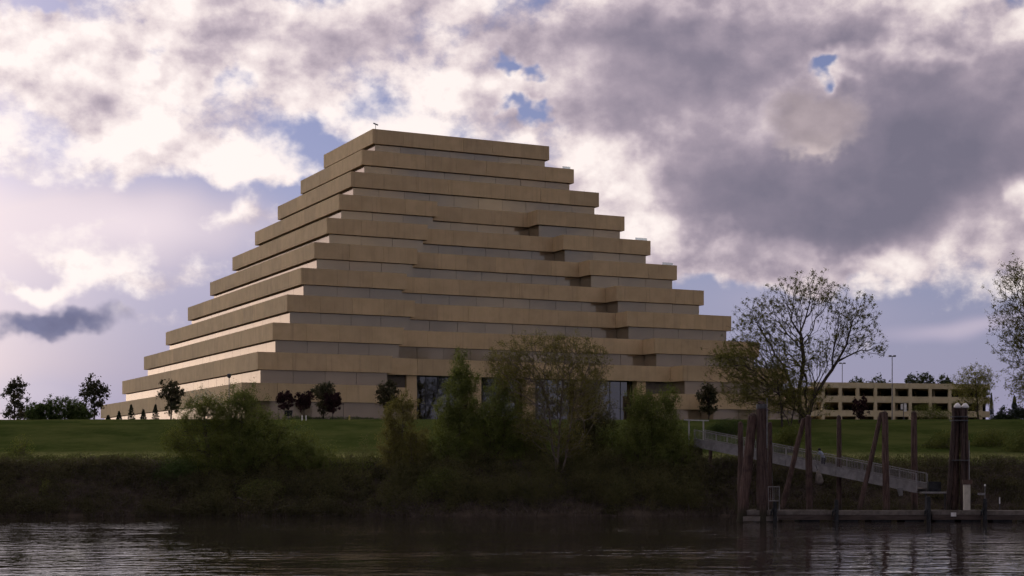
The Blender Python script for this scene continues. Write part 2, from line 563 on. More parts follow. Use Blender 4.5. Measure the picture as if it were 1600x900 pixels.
M['magnolia'] = leaf_material("magnolia_leaves", (0.038, 0.047, 0.023), (0.117, 0.094, 0.052), 0.15)
M['plum'] = leaf_material("purple_plum_leaves", (0.026, 0.013, 0.014), (0.062, 0.028, 0.030), 0.2)
M['hedge'] = leaf_material("hedge_leaves", (0.042, 0.066, 0.020), (0.098, 0.131, 0.042), 0.25)
M['brush'] = leaf_material("bank_brush_leaves", (0.048, 0.043, 0.022), (0.115, 0.102, 0.050), 0.25)
M['willow_brush'] = leaf_material("willow_brush_leaves", (0.073, 0.075, 0.029), (0.163, 0.144, 0.064), 0.3)
M['grass'] = leaf_material("grass_blades", (0.057, 0.074, 0.023), (0.135, 0.139, 0.051), 0.3)
M['blossom'] = leaf_material("white_blossom", (0.30, 0.28, 0.23), (0.62, 0.58, 0.50), 0.35)
M['conifer'] = leaf_material("conifer_needles", (0.019, 0.029, 0.016), (0.048, 0.058, 0.029), 0.1)
M['far'] = leaf_material("far_tree_leaves", (0.043, 0.055, 0.026), (0.089, 0.101, 0.049), 0.2)
M['garage'] = mottled("garage_concrete", (0.50, 0.40, 0.245), (0.58, 0.47, 0.30), 0.6)
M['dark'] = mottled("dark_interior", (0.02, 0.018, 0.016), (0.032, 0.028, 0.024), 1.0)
M['pile'] = pile_material()
M['deck'] = mottled("weathered_deck_timber", (0.10, 0.083, 0.070), (0.165, 0.140, 0.120), 2.0, stretch=(1, 4, 1), bump=0.3)
M['fascia'] = mottled("dock_fascia_timber", (0.050, 0.037, 0.031), (0.085, 0.062, 0.052), 2.0, stretch=(0.4, 1, 3), bump=0.3)
M['galv'] = mottled("painted_gangway_steel", (0.175, 0.163, 0.158), (0.250, 0.234, 0.228), 2.0, rough=0.55)
M['white'] = mottled("white_paint", (0.60, 0.57, 0.54), (0.74, 0.71, 0.68), 3.0, rough=0.6)
M['dull_white'] = mottled("dull_white_paint", (0.30, 0.285, 0.27), (0.40, 0.38, 0.36), 3.0, rough=0.6)
M['offwhite'] = mottled("cream_paint", (0.40, 0.36, 0.29), (0.50, 0.45, 0.37), 3.0, rough=0.7)
M['steel'] = mottled("dark_steel", (0.05, 0.048, 0.05), (0.09, 0.086, 0.088), 3.0, rough=0.5)
M['pole'] = mottled("grey_pole_steel", (0.13, 0.12, 0.125), (0.19, 0.175, 0.18), 3.0, rough=0.5)
M['black'] = mottled("black_rubber", (0.012, 0.012, 0.013), (0.03, 0.03, 0.032), 3.0, rough=0.7)
M['yellow'] = mottled("faded_yellow_paint", (0.30, 0.24, 0.06), (0.42, 0.33, 0.10), 3.0, rough=0.6)
M['shirt'] = mottled("pale_blue_cloth", (0.17, 0.20, 0.26), (0.24, 0.27, 0.33), 6.0)
M['trousers'] = mottled("dark_cloth", (0.03, 0.03, 0.04), (0.05, 0.05, 0.065), 6.0)
M['skin'] = mottled("skin", (0.30, 0.18, 0.13), (0.36, 0.22, 0.16), 6.0)
M['hair'] = mottled("dark_hair", (0.012, 0.010, 0.009), (0.03, 0.024, 0.02), 8.0)

# ---------------------------------------------------------------- terrain and river
SH = np.random.default_rng(3).uniform(0, 6.28, 8)


def wob(x, k=1.0):
    return (math.sin(x * 0.11 * k + SH[0]) + 0.6 * math.sin(x * 0.31 * k + SH[1]) + 0.4 * math.sin(x * 0.77 * k + SH[2])) / 2.0


PROFILE = [(90, -5), (120, -4.0), (131, -1.6), (135, 0.0), (137.0, 1.3), (139.5, 3.0), (141.5, 4.35), (143.0, 4.75), (147.5, 5.30),
           (150, 5.65), (155, 6.7), (162, 8.35), (167, 9.05), (171, 9.30), (178, 9.42), (200, 9.44), (9000, 9.4)]


def ground_z(x, y):
    amp = max(0.0, 1 - max(0.0, y - 139) / 10.0) if y > 139 else 1.0
    yy = y + wob(x) * 1.0 * amp
    for (a, za), (b, zb) in zip(PROFILE, PROFILE[1:]):
        if yy <= b:
            t = max(0.0, (yy - a) / (b - a))
            z = za + (zb - za) * t
            break
    near = max(0.0, min(1.0, (176 - y) / 12.0))
    z += 0.10 * near * math.sin(x * 0.9 + SH[3]) * math.sin(y * 0.8 + SH[4]) * amp
    z += 0.10 * near * wob(x + 40, 0.6)
    return z


def build_ground():
    xs = [-6000, -2500, -1000, -400, -200, -120] + list(np.arange(-85, 86, 1.1)) + [110, 160, 300, 800, 2500, 6000]
    ys = [60, 90, 120, 128] + list(np.arange(131, 152, 0.55)) + list(np.arange(152, 180, 1.4)) + [184, 200, 260, 400, 900, 2500, 9000]
    v = [(x, y, ground_z(x, y)) for y in ys for x in xs]
    nx = len(xs)
    q = [(j * nx + i, j * nx + i + 1, (j + 1) * nx + i + 1, (j + 1) * nx + i) for j in range(len(ys) - 1) for i in range(nx - 1)]
    o = link("ground", np_mesh("ground", v, q, smooth=True), M['ground'])
    tag(o, kind='structure')
    w = MB()
    w._add([(-6000, -6000, 0), (6000, -6000, 0), (6000, 150, 0), (-6000, 150, 0)], [(0, 1, 2, 3)])
    tag(w.build("river_water", M['water']), kind='structure')


build_ground()


def gpt(px, Y, dz=0.0):
    x = (px - 800.0) / F * Y
    return Vector((x, Y, ground_z(x, Y) + dz))


# ---------------------------------------------------------------- the stepped office building
TH = 0.454
SF, SL, SR, SB = 3.433, 2.948, 2.434, 2.548
W0, D0, PH, FH = 28.767, 21.538, 2.114, 3.9
ZTOP = CAMZ + 48.473
GZ = 9.44
REC = 3.25


def wing(i):
    return 14.6 if 3 <= i <= 6 else (17.3 if i >= 7 else None)


def build_ziggurat():
    root = empty("stepped_office_building", (-31.584, 183.406, GZ), "huge tan stepped pyramid office building with ribbon windows on every terrace", "building", rz=TH)
    z_of = lambda i: ZTOP - FH * i - GZ

    def rect(i):
        k = 10 - i
        return SL * k, SL * 10 + W0 + SR * i, SF * k, SF * 10 + D0 + SB * i

    def outline(i, inset, zone=None):
        s0, s1, t0, t1 = rect(i)
        a, b, c, d = s0 + inset, s1 - inset, t0 + inset, t1 - inset
        w = wing(i)
        if w is None:
            return [(a, c), (b, c), (b, d), (a, d)]
        l, r = s0 + w - inset, s1 - w + inset
        if zone == 'lobby':                                        # deep bay for the two-storey entrance
            e0, e1, td = 17.3 + 6.2, rect(10)[1] - 17.3 - 6.2, 9.6
            return [(a, c), (l, c), (l, c + REC), (e0, c + REC), (e0, td), (e1, td), (e1, c + REC), (r, c + REC), (r, c), (b, c), (b, d), (a, d)]
        return [(a, c), (l, c), (l, c + REC), (r, c + REC), (r, c), (b, c), (b, d), (a, d)]

    rear = MB()
    rear_glass = MB()
    # unit meshes, shared by every panel and pane
    pan = MB().box(0, 1, 0, 0.24, 0, 1).mesh("parapet_panel")
    pan.materials.append(M['precast'])
    pane = MB().box(0, 1, 0, 0.05, 0, 1).mesh("window_pane")
    pane.materials.append(M['glass'])
    panes_left_hidden = MB()
    npan = [0, 0]

    tier = [None]

    def row(kind, p, q, z0, z1, size):
        """pieces side by side from p to q (local s,t)"""
        L = math.dist(p, q)
        n = max(1, round(L / size))
        gap = 0.022 if kind == 'panel' else 0.045
        ang = math.atan2(q[1] - p[1], q[0] - p[0])
        for k in range(n):
            w = L / n
            a = k * w + gap / 2
            o = link("parapet_panel" if kind == 'panel' else "window_pane", pan if kind == 'panel' else pane, None, tier[0])
            jit = RNG.uniform(-0.0009, 0.0009) if kind == 'panel' else RNG.uniform(-0.0016, 0.0016)
            o.location = (p[0] + math.cos(ang) * a, p[1] + math.sin(ang) * a, z0)
            o.rotation_euler = (RNG.uniform(-0.0014, 0.0014) if kind != 'panel' else 0, 0, ang + jit)
            o.scale = (w - gap, 1, z1 - z0)
            npan[kind != 'panel'] += 1

    for i in range(11):
        s0, s1, t0, t1 = rect(i)
        zt, zb = z_of(i), z_of(i) - PH
        zfloor = (z_of(i + 1) - 1.05) if i < 10 else -0.3
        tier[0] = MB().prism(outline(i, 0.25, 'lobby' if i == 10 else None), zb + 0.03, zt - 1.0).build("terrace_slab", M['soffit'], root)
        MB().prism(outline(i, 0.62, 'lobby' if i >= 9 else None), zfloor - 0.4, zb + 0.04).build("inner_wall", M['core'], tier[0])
        w = wing(i)
        G = 0.5
        entrance = (i == 10)
        # ---- front
        if w is None:
            row('panel', (s0, t0), (s1, t0), zb, zt, 4.8)
            row('pane', (s0 + G, t0 + G), (s1 - G, t0 + G), zfloor, zb + 0.03, 3.9)
        else:
            l, r = s0 + w, s1 - w
            row('panel', (s0, t0), (l, t0), zb, zt, 4.8)
            row('panel', (l, t0 + 0.245), (l, t0 + REC), zb, zt, 4.0)          # return wall of the left wing
            row('panel', (r, t0 + REC), (r, t0 + 0.245), zb, zt, 4.0)
            row('panel', (r, t0), (s1, t0), zb, zt, 4.8)
            row('pane', (s0 + G, t0 + G), (l - G, t0 + G), zfloor, zb + 0.03, 3.9)
            row('pane', (r + G, t0 + REC + G), (r + G, t0 + G + 0.06), zfloor, zb + 0.03, 4.0)
            row('pane', (r + G, t0 + G), (s1 - G, t0 + G), zfloor, zb + 0.03, 3.9)
            if not entrance:
                row('panel', (l + 0.002, t0 + REC), (r - 0.002, t0 + REC), zb, zt, 4.8)
                if i != 9:
                    row('pane', (l - G, t0 + REC + G), (r + G, t0 + REC + G), zfloor, zb + 0.03, 3.9)
            else:
                row('panel', (l + 0.002, t0 + REC), (l + 6.2, t0 + REC), zb, zt, 4.8)
                row('panel', (r - 6.2, t0 + REC), (r - 0.002, t0 + REC), zb, zt, 4.8)
                row('pane', (l - G, t0 + REC + G), (l + 6.0, t0 + REC + G), zfloor, zb + 0.03, 3.9)
                row('pane', (r - 6.0, t0 + REC + G), (r + G, t0 + REC + G), zfloor, zb + 0.03, 3.9)
        # ---- left side
        row('panel', (s0, t1), (s0, t0 + 0.245), zb, zt, 4.8)
        if i >= 3:
            row('pane', (s0 + G, t1 - G), (s0 + G, t0 + G + 0.06), zfloor, zb + 0.03, 3.9)
        else:
            panes_left_hidden.box(s0 + G, s0 + G + 0.05, t0 + G, t1 - G, zfloor, zb + 0.03)
        # ---- right side and back, seen only edge-on
        rear.box(s1 - 0.24, s1, t0 + 0.245, t1, zb, zt)
        rear.box(s0 + 0.245, s1 - 0.245, t1 - 0.24, t1, zb, zt)
        rear_glass.box(s1 - G - 0.05, s1 - G, t0 + G + 0.06, t1 - G, zfloor, zb + 0.03)
        rear_glass.box(s0 + G + 0.1, s1 - G - 0.1, t1 - G - 0.05, t1 - G, zfloor, zb + 0.03)
    # carve nothing: the lobby stands in front of the core of the lowest floors
    s0, s1, t0, t1 = rect(10)
    l, r = s0 + 17.3, s1 - 17.3
    zs = z_of(9) - PH                                              # underside of the band above the lobby
    tl = t0 + REC
    tg = SF + REC + 1.6                                            # glazing line, set back under the band
    cols = [l + 6.2 + 0.8, l + 6.2 + 9.9, (l + r) / 2, r - 6.2 - 9.9, r - 6.2 - 0.8]
    MB().box(l + 5.6, l + 6.19, tl + 0.25, tg + 1.2, -0.3, z_of(10)).build("lobby_side_wall", M['precast'], root)
    MB().box(r - 6.19, r - 5.6, tl + 0.25, tg + 1.2, -0.3, z_of(10)).build("lobby_side_wall", M['precast'], root)
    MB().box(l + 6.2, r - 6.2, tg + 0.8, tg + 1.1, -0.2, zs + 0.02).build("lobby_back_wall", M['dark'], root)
    for c in cols:
        MB().box(c - 0.7, c + 0.7, tg - 1.3, tg - 0.1, -0.3, zs + 0.025).build("lobby_column", M['precast'], root)
    edges = [l + 6.25] + [c for c in cols[1:-1]] + [r - 6.25]
    for a, b in zip(edges, edges[1:]):
        n = max(2, round((b - a) / 1.6))
        for k in range(n):
            x0, x1 = a + (b - a) * k / n + 0.04, a + (b - a) * (k + 1) / n - 0.04
            for z0, z1 in ((0.0, 2.6), (2.68, zs - 0.05)):
                MB().box(x0, x1, tg + 0.06, tg + 0.1, z0, z1).build("lobby_pane", M['lobby_glass'], root)
        mu = MB()
        for k in range(n + 1):
            x = a + (b - a) * k / n
            mu.box(x - 0.038, x + 0.038, tg, tg + 0.16, 0, zs - 0.02)
        mu.box(a + 0.05, b - 0.05, tg + 0.01, tg + 0.15, 2.605, 2.675)
        mu.build("lobby_mullions", M['steel'], root)
    print("panels, panes:", npan)
    o = rear.build("rear_parapet", M['precast'], root); o['kind'] = 'stuff'
    o = rear_glass.build("rear_glazing", M['glass'], root); o['kind'] = 'stuff'
    o = panes_left_hidden.build("upper_side_glazing", M['glass'], root); o['kind'] = 'stuff'
    # plinth
    MB().box(s0 + 0.7, s1 - 0.7, t0 + 0.42, t0 + 0.49, -0.3, 0.12).build("plinth", M['core'], root)
    # clear glass wind screens at the ends of two terraces, and at the corner terraces
    for i, (a, b) in ((4, (0.3, 2.3)), (5, (0.4, 2.2)), (1, (0.35, 1.7))):
        q0, q1, p0, p1 = rect(i)
        MB().box(q1 - b, q1 - a, p0 + 0.5, p0 + 0.52, z_of(i) - 0.2, z_of(i) + 0.42).build("wind_screen", M['clear_glass'], root)
    return root, rect, z_of


zig, zrect, zz = build_ziggurat()


def zloc(s, t, z):
    return Vector((-31.584 + math.cos(TH) * s - math.sin(TH) * t, 183.406 + math.sin(TH) * s + math.cos(TH) * t, GZ + z))


def build_roof_mast():
    s0, s1, t0, t1 = zrect(0)
    p = zloc(s0 + 0.55, t0 + 0.35, zz(0) - 1.0)
    root = empty("roof_mast", p, "tiny dark camera mast on the corner of the top roof", "mast")
    q = p + Vector((0, 0, 1.75))
    MB(p).tube([p, q], [0.05, 0.04], 6).build("post", M['steel'], root)
    MB(p).bar(q + Vector((-0.32, 0, 0.16)), q + Vector((0.36, 0, -0.12)), 0.16, 0.16).build("camera_head", M['steel'], root)


build_roof_mast()


# ---------------------------------------------------------------- parking garage
def build_garage():
    yaw = 0.22
    A = at(1268, 597, 298)
    org = Vector((A.x, A.y, 9.4))
    root = empty("parking_garage", org, "low tan concrete parking garage with dark open bays behind the trees", "garage", rz=yaw)
    top = A.z - 9.4
    mpx = 298 / F
    Ltot = (1546 - 1268) * mpx / math.cos(yaw) * 1.075
    depth = 30.0
    rows = [(597, 605.5), (618, 628), (640.5, 650), (662, 672)]
    for j, (ya, yb) in enumerate(rows):
        z1, z0 = top - (ya - 597) * mpx, top - (yb - 597) * mpx
        MB().box(0, Ltot, 0, 0.3, z0, z1).build("spandrel", M['garage'], root)
        MB().box(Ltot - 0.3, Ltot, 0.305, depth, z0, z1).build("spandrel", M['garage'], root)
        MB().box(0.3, Ltot - 0.31, 0.31, depth, z0 + 0.02, z0 + 0.3).build("deck_slab", M['garage'], root)
    px_cols = [1287, 1315, 1343, 1372, 1401, 1428, 1460, 1491.5, 1517, 1541]
    for px in px_cols:
        x = (px - 1268) * mpx / math.cos(yaw) * (1 + (px - 1268) / 278 * 0.04)
        MB().box(x - 0.32, x + 0.32, -0.05, 0.36, -0.2, top - 0.02).build("column", M['garage'], root)
    for k in range(4):
        y = 5 + k * 7.5
        for x in (4, 12, 20, 28):
            MB().box(x - 0.25, x + 0.25, y, y + 0.5, -0.2, top - 0.9).build("inner_column", M['garage'], root)
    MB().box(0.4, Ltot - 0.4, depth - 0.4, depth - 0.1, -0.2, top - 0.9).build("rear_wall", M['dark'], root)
    MB().box(Ltot - 0.62, Ltot - 0.42, 0.8, depth - 0.5, -0.2, top - 0.9).build("bay_dark_sheet", M['dark'], root)  # dark sheet added inside the open end, keeps sky out so bays look shaded
    return root


build_garage()

# ---------------------------------------------------------------- trees
def grow(rng, nodes, parents, attr, bal=0.32, seg=0.7, bow=0.12, jit=0.035):
    cap = len(nodes) + len(attr) * 8 + 10
    P = np.zeros((cap, 3)); par = np.full(cap, -1, dtype=int); pl = np.zeros(cap)
    n = 0
    for p, q in zip(nodes, parents):
        P[n] = p; par[n] = q
        pl[n] = 0 if q < 0 else pl[q] + np.linalg.norm(P[n] - P[q])
        n += 1
    nb = n
    first = max(1, nb // 3)
    order = np.argsort(np.min(np.linalg.norm(attr[:, None, :] - P[None, first:nb], axis=2), axis=1))
    for a in attr[order]:
        d = np.linalg.norm(P[first:n] - a, axis=1) 
        j = first + int(np.argmin(d + bal * pl[first:n]))
        L = np.linalg.norm(a - P[j])
        k = min(7, max(1, int(L / seg)))
        prev, p0 = j, P[j].copy()
        for s in range(1, k + 1):
            t = s / k
            q = p0 + (a - p0) * t
            if s < k:
                q = q + rng.normal(0, jit * L / k, 3)
                q[2] += bow * L * math.sin(math.pi * t) * 0.35
            P[n] = q; par[n] = prev; pl[n] = pl[prev] + np.linalg.norm(q - P[prev])
            prev = n; n += 1
            if n >= cap - 9:
                break
        if n >= cap - 9:
            break
    return P[:n], par[:n], nb


def pipe_radii(par, rt, R):
    n = len(par)
    tips = np.zeros(n)
    has = np.zeros(n, bool)
    has[par[par >= 0]] = True
    tips[~has] = 1
    for i in range(n - 1, 0, -1):
        if par[i] >= 0:
            tips[par[i]] += tips[i]
    e = math.log(max(2.0, tips.max())) / math.log(R / rt)
    return rt * tips ** (1 / e), tips


def tubes(P, par, r, nsides):
    idx = np.where(par >= 0)[0]
    a, b = P[par[idx]], P[idx]
    ra, rb = r[par[idx]], r[idx]
    ra = np.minimum(ra, rb * 1.7)
    d = b - a
    L = np.linalg.norm(d, axis=1, keepdims=True)
    d = d / np.maximum(L, 1e-6)
    ref = np.where(np.abs(d[:, 2:3]) < 0.9, [[0, 0, 1.0]], [[1.0, 0, 0]])
    u = np.cross(d, ref); u /= np.linalg.norm(u, axis=1, keepdims=True)
    w = np.cross(d, u)
    t = np.arange(nsides) / nsides * 2 * np.pi
    ring = u[:, None, :] * np.cos(t)[None, :, None] + w[:, None, :] * np.sin(t)[None, :, None]
    va = a[:, None, :] + ring * ra[:, None, None]
    vb = b[:, None, :] + d[:, None, :] * (rb * 0.3)[:, None, None] + ring * rb[:, None, None]
    v = np.concatenate([va, vb], axis=1).reshape(-1, 3)
    base = np.arange(len(idx))[:, None] * (2 * nsides)
    k = np.arange(nsides)
    q = np.stack([base + k, base + (k + 1) % nsides, base + nsides + (k + 1) % nsides, base + nsides + k], axis=2).reshape(-1, 4)
    return v, q


def leaf_quads(rng, c, length, width, up=0.0, droop=None):
    n = len(c)
    a = rng.normal(0, 1, (n, 3)); a[:, 2] += up
    a /= np.linalg.norm(a, axis=1, keepdims=True)
    b = np.cross(a, rng.normal(0, 1, (n, 3)))
    b /= np.maximum(np.linalg.norm(b, axis=1, keepdims=True), 1e-6)
    L = (length * rng.uniform(0.6, 1.35, n))[:, None]
    Wd = (width * rng.uniform(0.6, 1.35, n))[:, None]
    nrm = np.cross(a, b)
    v = np.stack([c - a * L / 2, c + b * Wd / 2 + nrm * Wd * 0.15, c + a * L / 2, c - b * Wd / 2 + nrm * Wd * 0.15], axis=1).reshape(-1, 3)
    q = np.arange(n * 4).reshape(-1, 4)
    return v, q


def in_lobes(rng, lobes, n, Y, shell=0.55):
    """points spread through lobes given as (px, py, rx, ry[, depth factor])"""
    wts = np.array([l[2] * l[3] for l in lobes], float); wts /= wts.sum()
    pick = rng.choice(len(lobes), n, p=wts)
    d = rng.normal(0, 1, (n, 3)); d /= np.linalg.norm(d, axis=1, keepdims=True)
    rad = rng.uniform(0, 1, n) ** shell * (1 + np.abs(rng.normal(0, 0.16, n)))
    out = np.zeros((n, 3))
    for i, l in enumerate(lobes):
        m = pick == i
        c = at(l[0], l[1], Y); k = Y / F
        rx, rz = l[2] * k, l[3] * k
        ry = (rx * 0.5 + rz * 0.5) * (l[4] if len(l) > 4 else 0.9)
        rx_ = rx * rng.uniform(0.82, 1.12, m.sum())
        out[m] = np.array(c)[None] + d[m] * rad[m][:, None] * np.stack([rx_, np.full(m.sum(), ry), np.full(m.sum(), rz)], axis=1)
    return out


def tree(name, label, cat, Y, stems, lobes, n_attr, leaves, leaf, leafmat, bark='bark', R=0.2, rt=0.012, group=None, seed=1, bal=0.32,
         spread=0.35, shell=0.55, up=0.0, seg=0.7, tipmax=6, bow=0.12, crown="crown", tipkeep=1.0):
    """stems: polylines of photo pixels (px, py[, metres nearer]) ; the first point of each stem stands on the ground"""
    rng = np.random.default_rng(seed)
    nodes, parents = [], []
    base = None
    for st in stems:
        p0 = gpt(st[0][0], Y, -0.15)
        if base is None:
            base = p0.copy()
        prev = -1 if not nodes else 0
        pts = [np.array(p0)] + [np.array(at(s[0], s[1], Y)) + np.array([0, -(s[2] if len(s) > 2 else 0), 0]) for s in st[1:]]
        for a, b in zip(pts, pts[1:]):
            k = max(1, int(np.linalg.norm(b - a) / 0.9))
            if a is pts[0]:
                nodes.append(a); parents.append(prev); prev = len(nodes) - 1
            for s in range(1, k + 1):
                nodes.append(a + (b - a) * s / k + rng.normal(0, 0.04, 3) * (s < k)); parents.append(prev); prev = len(nodes) - 1
    attr = in_lobes(rng, lobes, n_attr, Y, shell)
    attr = attr[attr[:, 2] > base.z + 0.4]
    P, par, nb = grow(rng, nodes, parents, attr, bal, seg, bow)
    r, tips = pipe_radii(par, rt, R)
    root = empty(name, base, label, cat, group)
    org = np.array(base)
    # trunk and limbs
    skip = (par == 0) & (np.arange(len(par)) < nb) & (np.linalg.norm(P - P[0], axis=1) > 0) & (P[:, 2] < P[0, 2] + 0.5)
    par2 = par.copy(); par2[skip] = -1
    par2[0] = -1
    thick = r > rt * 3.2
    pa = par2.copy(); pa[~thick] = -1
    pb = par2.copy(); pb[thick] = -1
    v1, q1 = tubes(P, pa, r, 7)
    v2, q2 = tubes(P, pb, r, 3)
    link("trunk", np_mesh("trunk", np.concatenate([v1, v2]) - org, np.concatenate([q1, q2 + len(v1)]), smooth=True), M[bark], root)
    # foliage
    if leaves:
        cand = np.where((tips <= tipmax) & (np.arange(len(par)) >= nb))[0]
        if tipkeep < 1:
            cand = rng.choice(cand, max(1, int(len(cand) * tipkeep)), replace=False)
        src = rng.choice(cand, leaves)
        c = P[src] + rng.normal(0, spread * 0.55, (leaves, 3)) * np.array([1.0, 1.0, 1.0 + 0.5 * min(1.0, up)]) * rng.choice([0.6, 1.0, 1.7], (leaves, 1))
        v, q = leaf_quads(rng, c, leaf[0], leaf[1], up)
        link(crown, np_mesh(crown, v - org, q), M[leafmat], root)
    return root


def young_conifer(px, top, base_px_y, Y, halfw, label, seed, mat='conifer', name="young_conifer", group=None, k=420):
    rng = np.random.default_rng(seed)
    b = gpt(px, Y, -0.1)
    t = at(px, top, Y)
    H = t.z - b.z
    root = empty(name, b, label, "conifer", group)
    MB(b).tube([b, t], [0.02 + H * 0.014, 0.01], 6).build("trunk", M['dark_bark'], root)
    hw = halfw * Y / F
    h = rng.uniform(0.06, 1, k) ** 0.8
    tier = 0.75 + 0.25 * np.abs(np.sin(h * 22))
    rr = hw * (1 - h) ** 0.85 * tier * np.sqrt(rng.uniform(0.05, 1, k)) + 0.03
    an = rng.uniform(0, 2 * np.pi, k)
    c = np.stack([rr * np.cos(an), rr * np.sin(an), h * H - rr * 0.25], axis=1)
    v, q = leaf_quads(rng, c, 0.26, 0.09, 0.2)
    link("crown", np_mesh("crown", v, q), M[mat], root)
    return root


def leafy_mound(name, label, cat, Y, lobes, n, leaf, mat, group=None, seed=1, stems=40, bark='twig', shell=0.42, up=0.3):
    """a shrub: stems from the foot into the lobes, leaves through the volume"""
    rng = np.random.default_rng(seed)
    foot = gpt(lobes[0][0], Y, -0.1)
    root = empty(name, foot, label, cat, group)
    tips = in_lobes(rng, lobes, stems, Y, 0.5)
    P, par = [np.array(foot)], [-1]
    for t in tips:
        x = foot.x + (t[0] - foot.x) * 0.35
        y = foot.y + (t[1] - foot.y) * 0.35
        s = np.array([x, y, ground_z(x, y) - 0.1])
        i = len(P)
        m = s * 0.45 + t * 0.55 + rng.normal(0, 0.12, 3) + np.array([0, 0, 0.1])
        P += [s, m, t]; par += [-1, i, i + 1]
    P, par = np.array(P), np.array(par)
    r = np.full(len(P), 0.02)
    r[3::3] = 0.008
    v, q = tubes(P, par, r, 3)
    org = np.array(foot)
    link("stems", np_mesh("stems", v - org, q), M[bark], root)
    c = in_lobes(rng, lobes, n, Y, shell)
    gz = np.array([ground_z(a, b) for a, b in c[:, :2]])
    c = c[c[:, 2] > gz + 0.02]
    v, q = leaf_quads(rng, c, leaf[0], leaf[1], up)
    link("foliage", np_mesh("foliage", v - org, q), M[mat], root)
    return root


# -- big cottonwood to the right of the building
tree("cottonwood_tree", "large sparse twin-trunked cottonwood standing between the stepped building and garage", "tree", 165,
     [[(1252, 665), (1249, 615), (1256, 560), (1252, 525), (1236, 500)], [(1258, 665), (1272, 618), (1300, 578), (1322, 540), (1330, 510)]],
     [(1262, 455, 46, 34), (1225, 478, 40, 36), (1180, 496, 36, 34), (1300, 472, 36, 32), (1344, 492, 30, 36), (1318, 508, 26, 24), (1175, 545, 45, 50), (1225, 540, 50, 50), (1345, 530, 38, 22), (1372, 545, 18, 12),
      (1150, 570, 48, 36), (1205, 600, 55, 42), (1290, 545, 40, 30), (1250, 580, 42, 50), (1160, 610, 36, 24), (1275, 625, 30, 30)],
     4200, 52000, (0.14, 0.07), 'cotton', 'bark', 0.42, 0.010, seed=11, bal=0.55, spread=0.17, tipmax=3, seg=0.8, shell=0.5, bow=0.25, tipkeep=0.5)
tree("drooping_willow", "soft yellow-green willow around the cottonwood's lower left side", "tree", 162,
     [[(1222, 668), (1220, 630), (1214, 600)], [(1235, 668), (1242, 630), (1240, 605)]],
     [(1148, 566, 40, 26), (1180, 595, 36, 30), (1222, 590, 30, 34), (1200, 628, 40, 26), (1240, 625, 30, 30), (1160, 618, 26, 18), (1125, 560, 20, 14)],
     1100, 21000, (0.14, 0.06), 'cotton', 'bark', 0.13, 0.010, seed=14, spread=0.30, up=0.2, tipmax=5)
tree("edge_tree", "tall grey-green tree cut off by the right edge of the picture", "tree", 158,
     [[(1640, 690), (1642, 600), (1638, 520), (1650, 460)]],
     [(1620, 450, 62, 48), (1600, 500, 52, 40), (1640, 520, 60, 60), (1598, 545, 45, 30), (1610, 590, 40, 34), (1680, 470, 60, 60), (1585, 430, 24, 22), (1596, 610, 22, 18)],
     3200, 46000, (0.14, 0.07), 'cotton', 'bark', 0.40, 0.010, seed=12, spread=0.18, tipmax=3, bal=0.5, shell=0.42, bow=0.2)
tree("slender_tree", "slim grey-green tree in front of the garage's right end", "tree", 200,
     [[(1528, 660), (1526, 620), (1524, 590)]],
     [(1524, 592, 32, 24), (1510, 610, 26, 24), (1538, 612, 18, 30), (1520, 632, 24, 18)],
     520, 9000, (0.16, 0.09), 'cotton', 'bark', 0.14, 0.012, seed=13, spread=0.3, tipmax=3)

# -- trees of the river bank
tree("bank_willow", "dense dark green willow on the bank in front of the building's lowest corner", "tree", 141,
     [[(385, 775), (380, 720), (378, 660)], [(400, 778), (420, 725), (445, 700)], [(372, 775), (362, 720), (368, 670)]],
     [(382, 632, 30, 34), (366, 655, 30, 40), (395, 680, 45, 50), (370, 720, 40, 50), (432, 690, 45, 36), (470, 712, 45, 34), (500, 730, 34, 26),
      (420, 740, 60, 36), (360, 765, 36, 24), (455, 765, 50, 26)],
     1700, 66000, (0.16, 0.062), 'willow', 'bark', 0.17, 0.010, seed=21, tipkeep=0.7, spread=0.30, up=0.8, tipmax=8)
tree("grey_green_willow", "pale sparse willow with a bare brown trunk left of the dense willow", "tree", 140,
     [[(334, 792), (328, 745), (325, 705), (318, 660)], [(345, 792), (348, 740), (345, 690)]],
     [(318, 640, 32, 28), (300, 672, 34, 26), (340, 655, 22, 34), (278, 692, 26, 20), (335, 700, 30, 34), (305, 705, 38, 18), (330, 740, 28, 26)],
     1000, 38000, (0.13, 0.05), 'spring', 'bark', 0.16, 0.010, seed=22, tipkeep=0.7, spread=0.28, up=0.9, tipmax=4)
tree("olive_willow", "upright olive-yellow willow in front of the left lobby windows", "tree", 141,
     [[(630, 790), (626, 740), (628, 690), (630, 650)], [(612, 790), (606, 740), (610, 690)], [(648, 790), (654, 740), (650, 690)]],
     [(636, 636, 20, 24), (612, 655, 16, 26), (622, 680, 26, 36), (645, 690, 26, 36), (610, 710, 22, 40), (640, 735, 32, 34), (605, 755, 22, 30), (660, 745, 20, 30)],
     900, 32000, (0.14, 0.05), 'olive', 'twig', 0.10, 0.010, seed=23, tipkeep=0.7, spread=0.24, up=1.4, tipmax=4, bow=0.3)
tree("tall_green_willow", "tallest green willow, a narrow spire before the entrance", "tree", 142,
     [[(722, 790), (720, 720), (718, 650), (719, 590)], [(705, 790), (698, 730), (700, 680)], [(745, 790), (760, 720), (775, 650)]],
     [(719, 568, 13, 22), (727, 598, 20, 26), (708, 615, 18, 26), (706, 650, 30, 34), (738, 655, 28, 30), (700, 700, 34, 44), (730, 720, 40, 44), (715, 760, 50, 30), (690, 740, 26, 36)],
     1500, 46000, (0.16, 0.062), 'willow', 'bark', 0.14, 0.010, seed=24, tipkeep=0.7, spread=0.26, up=0.9, tipmax=8)
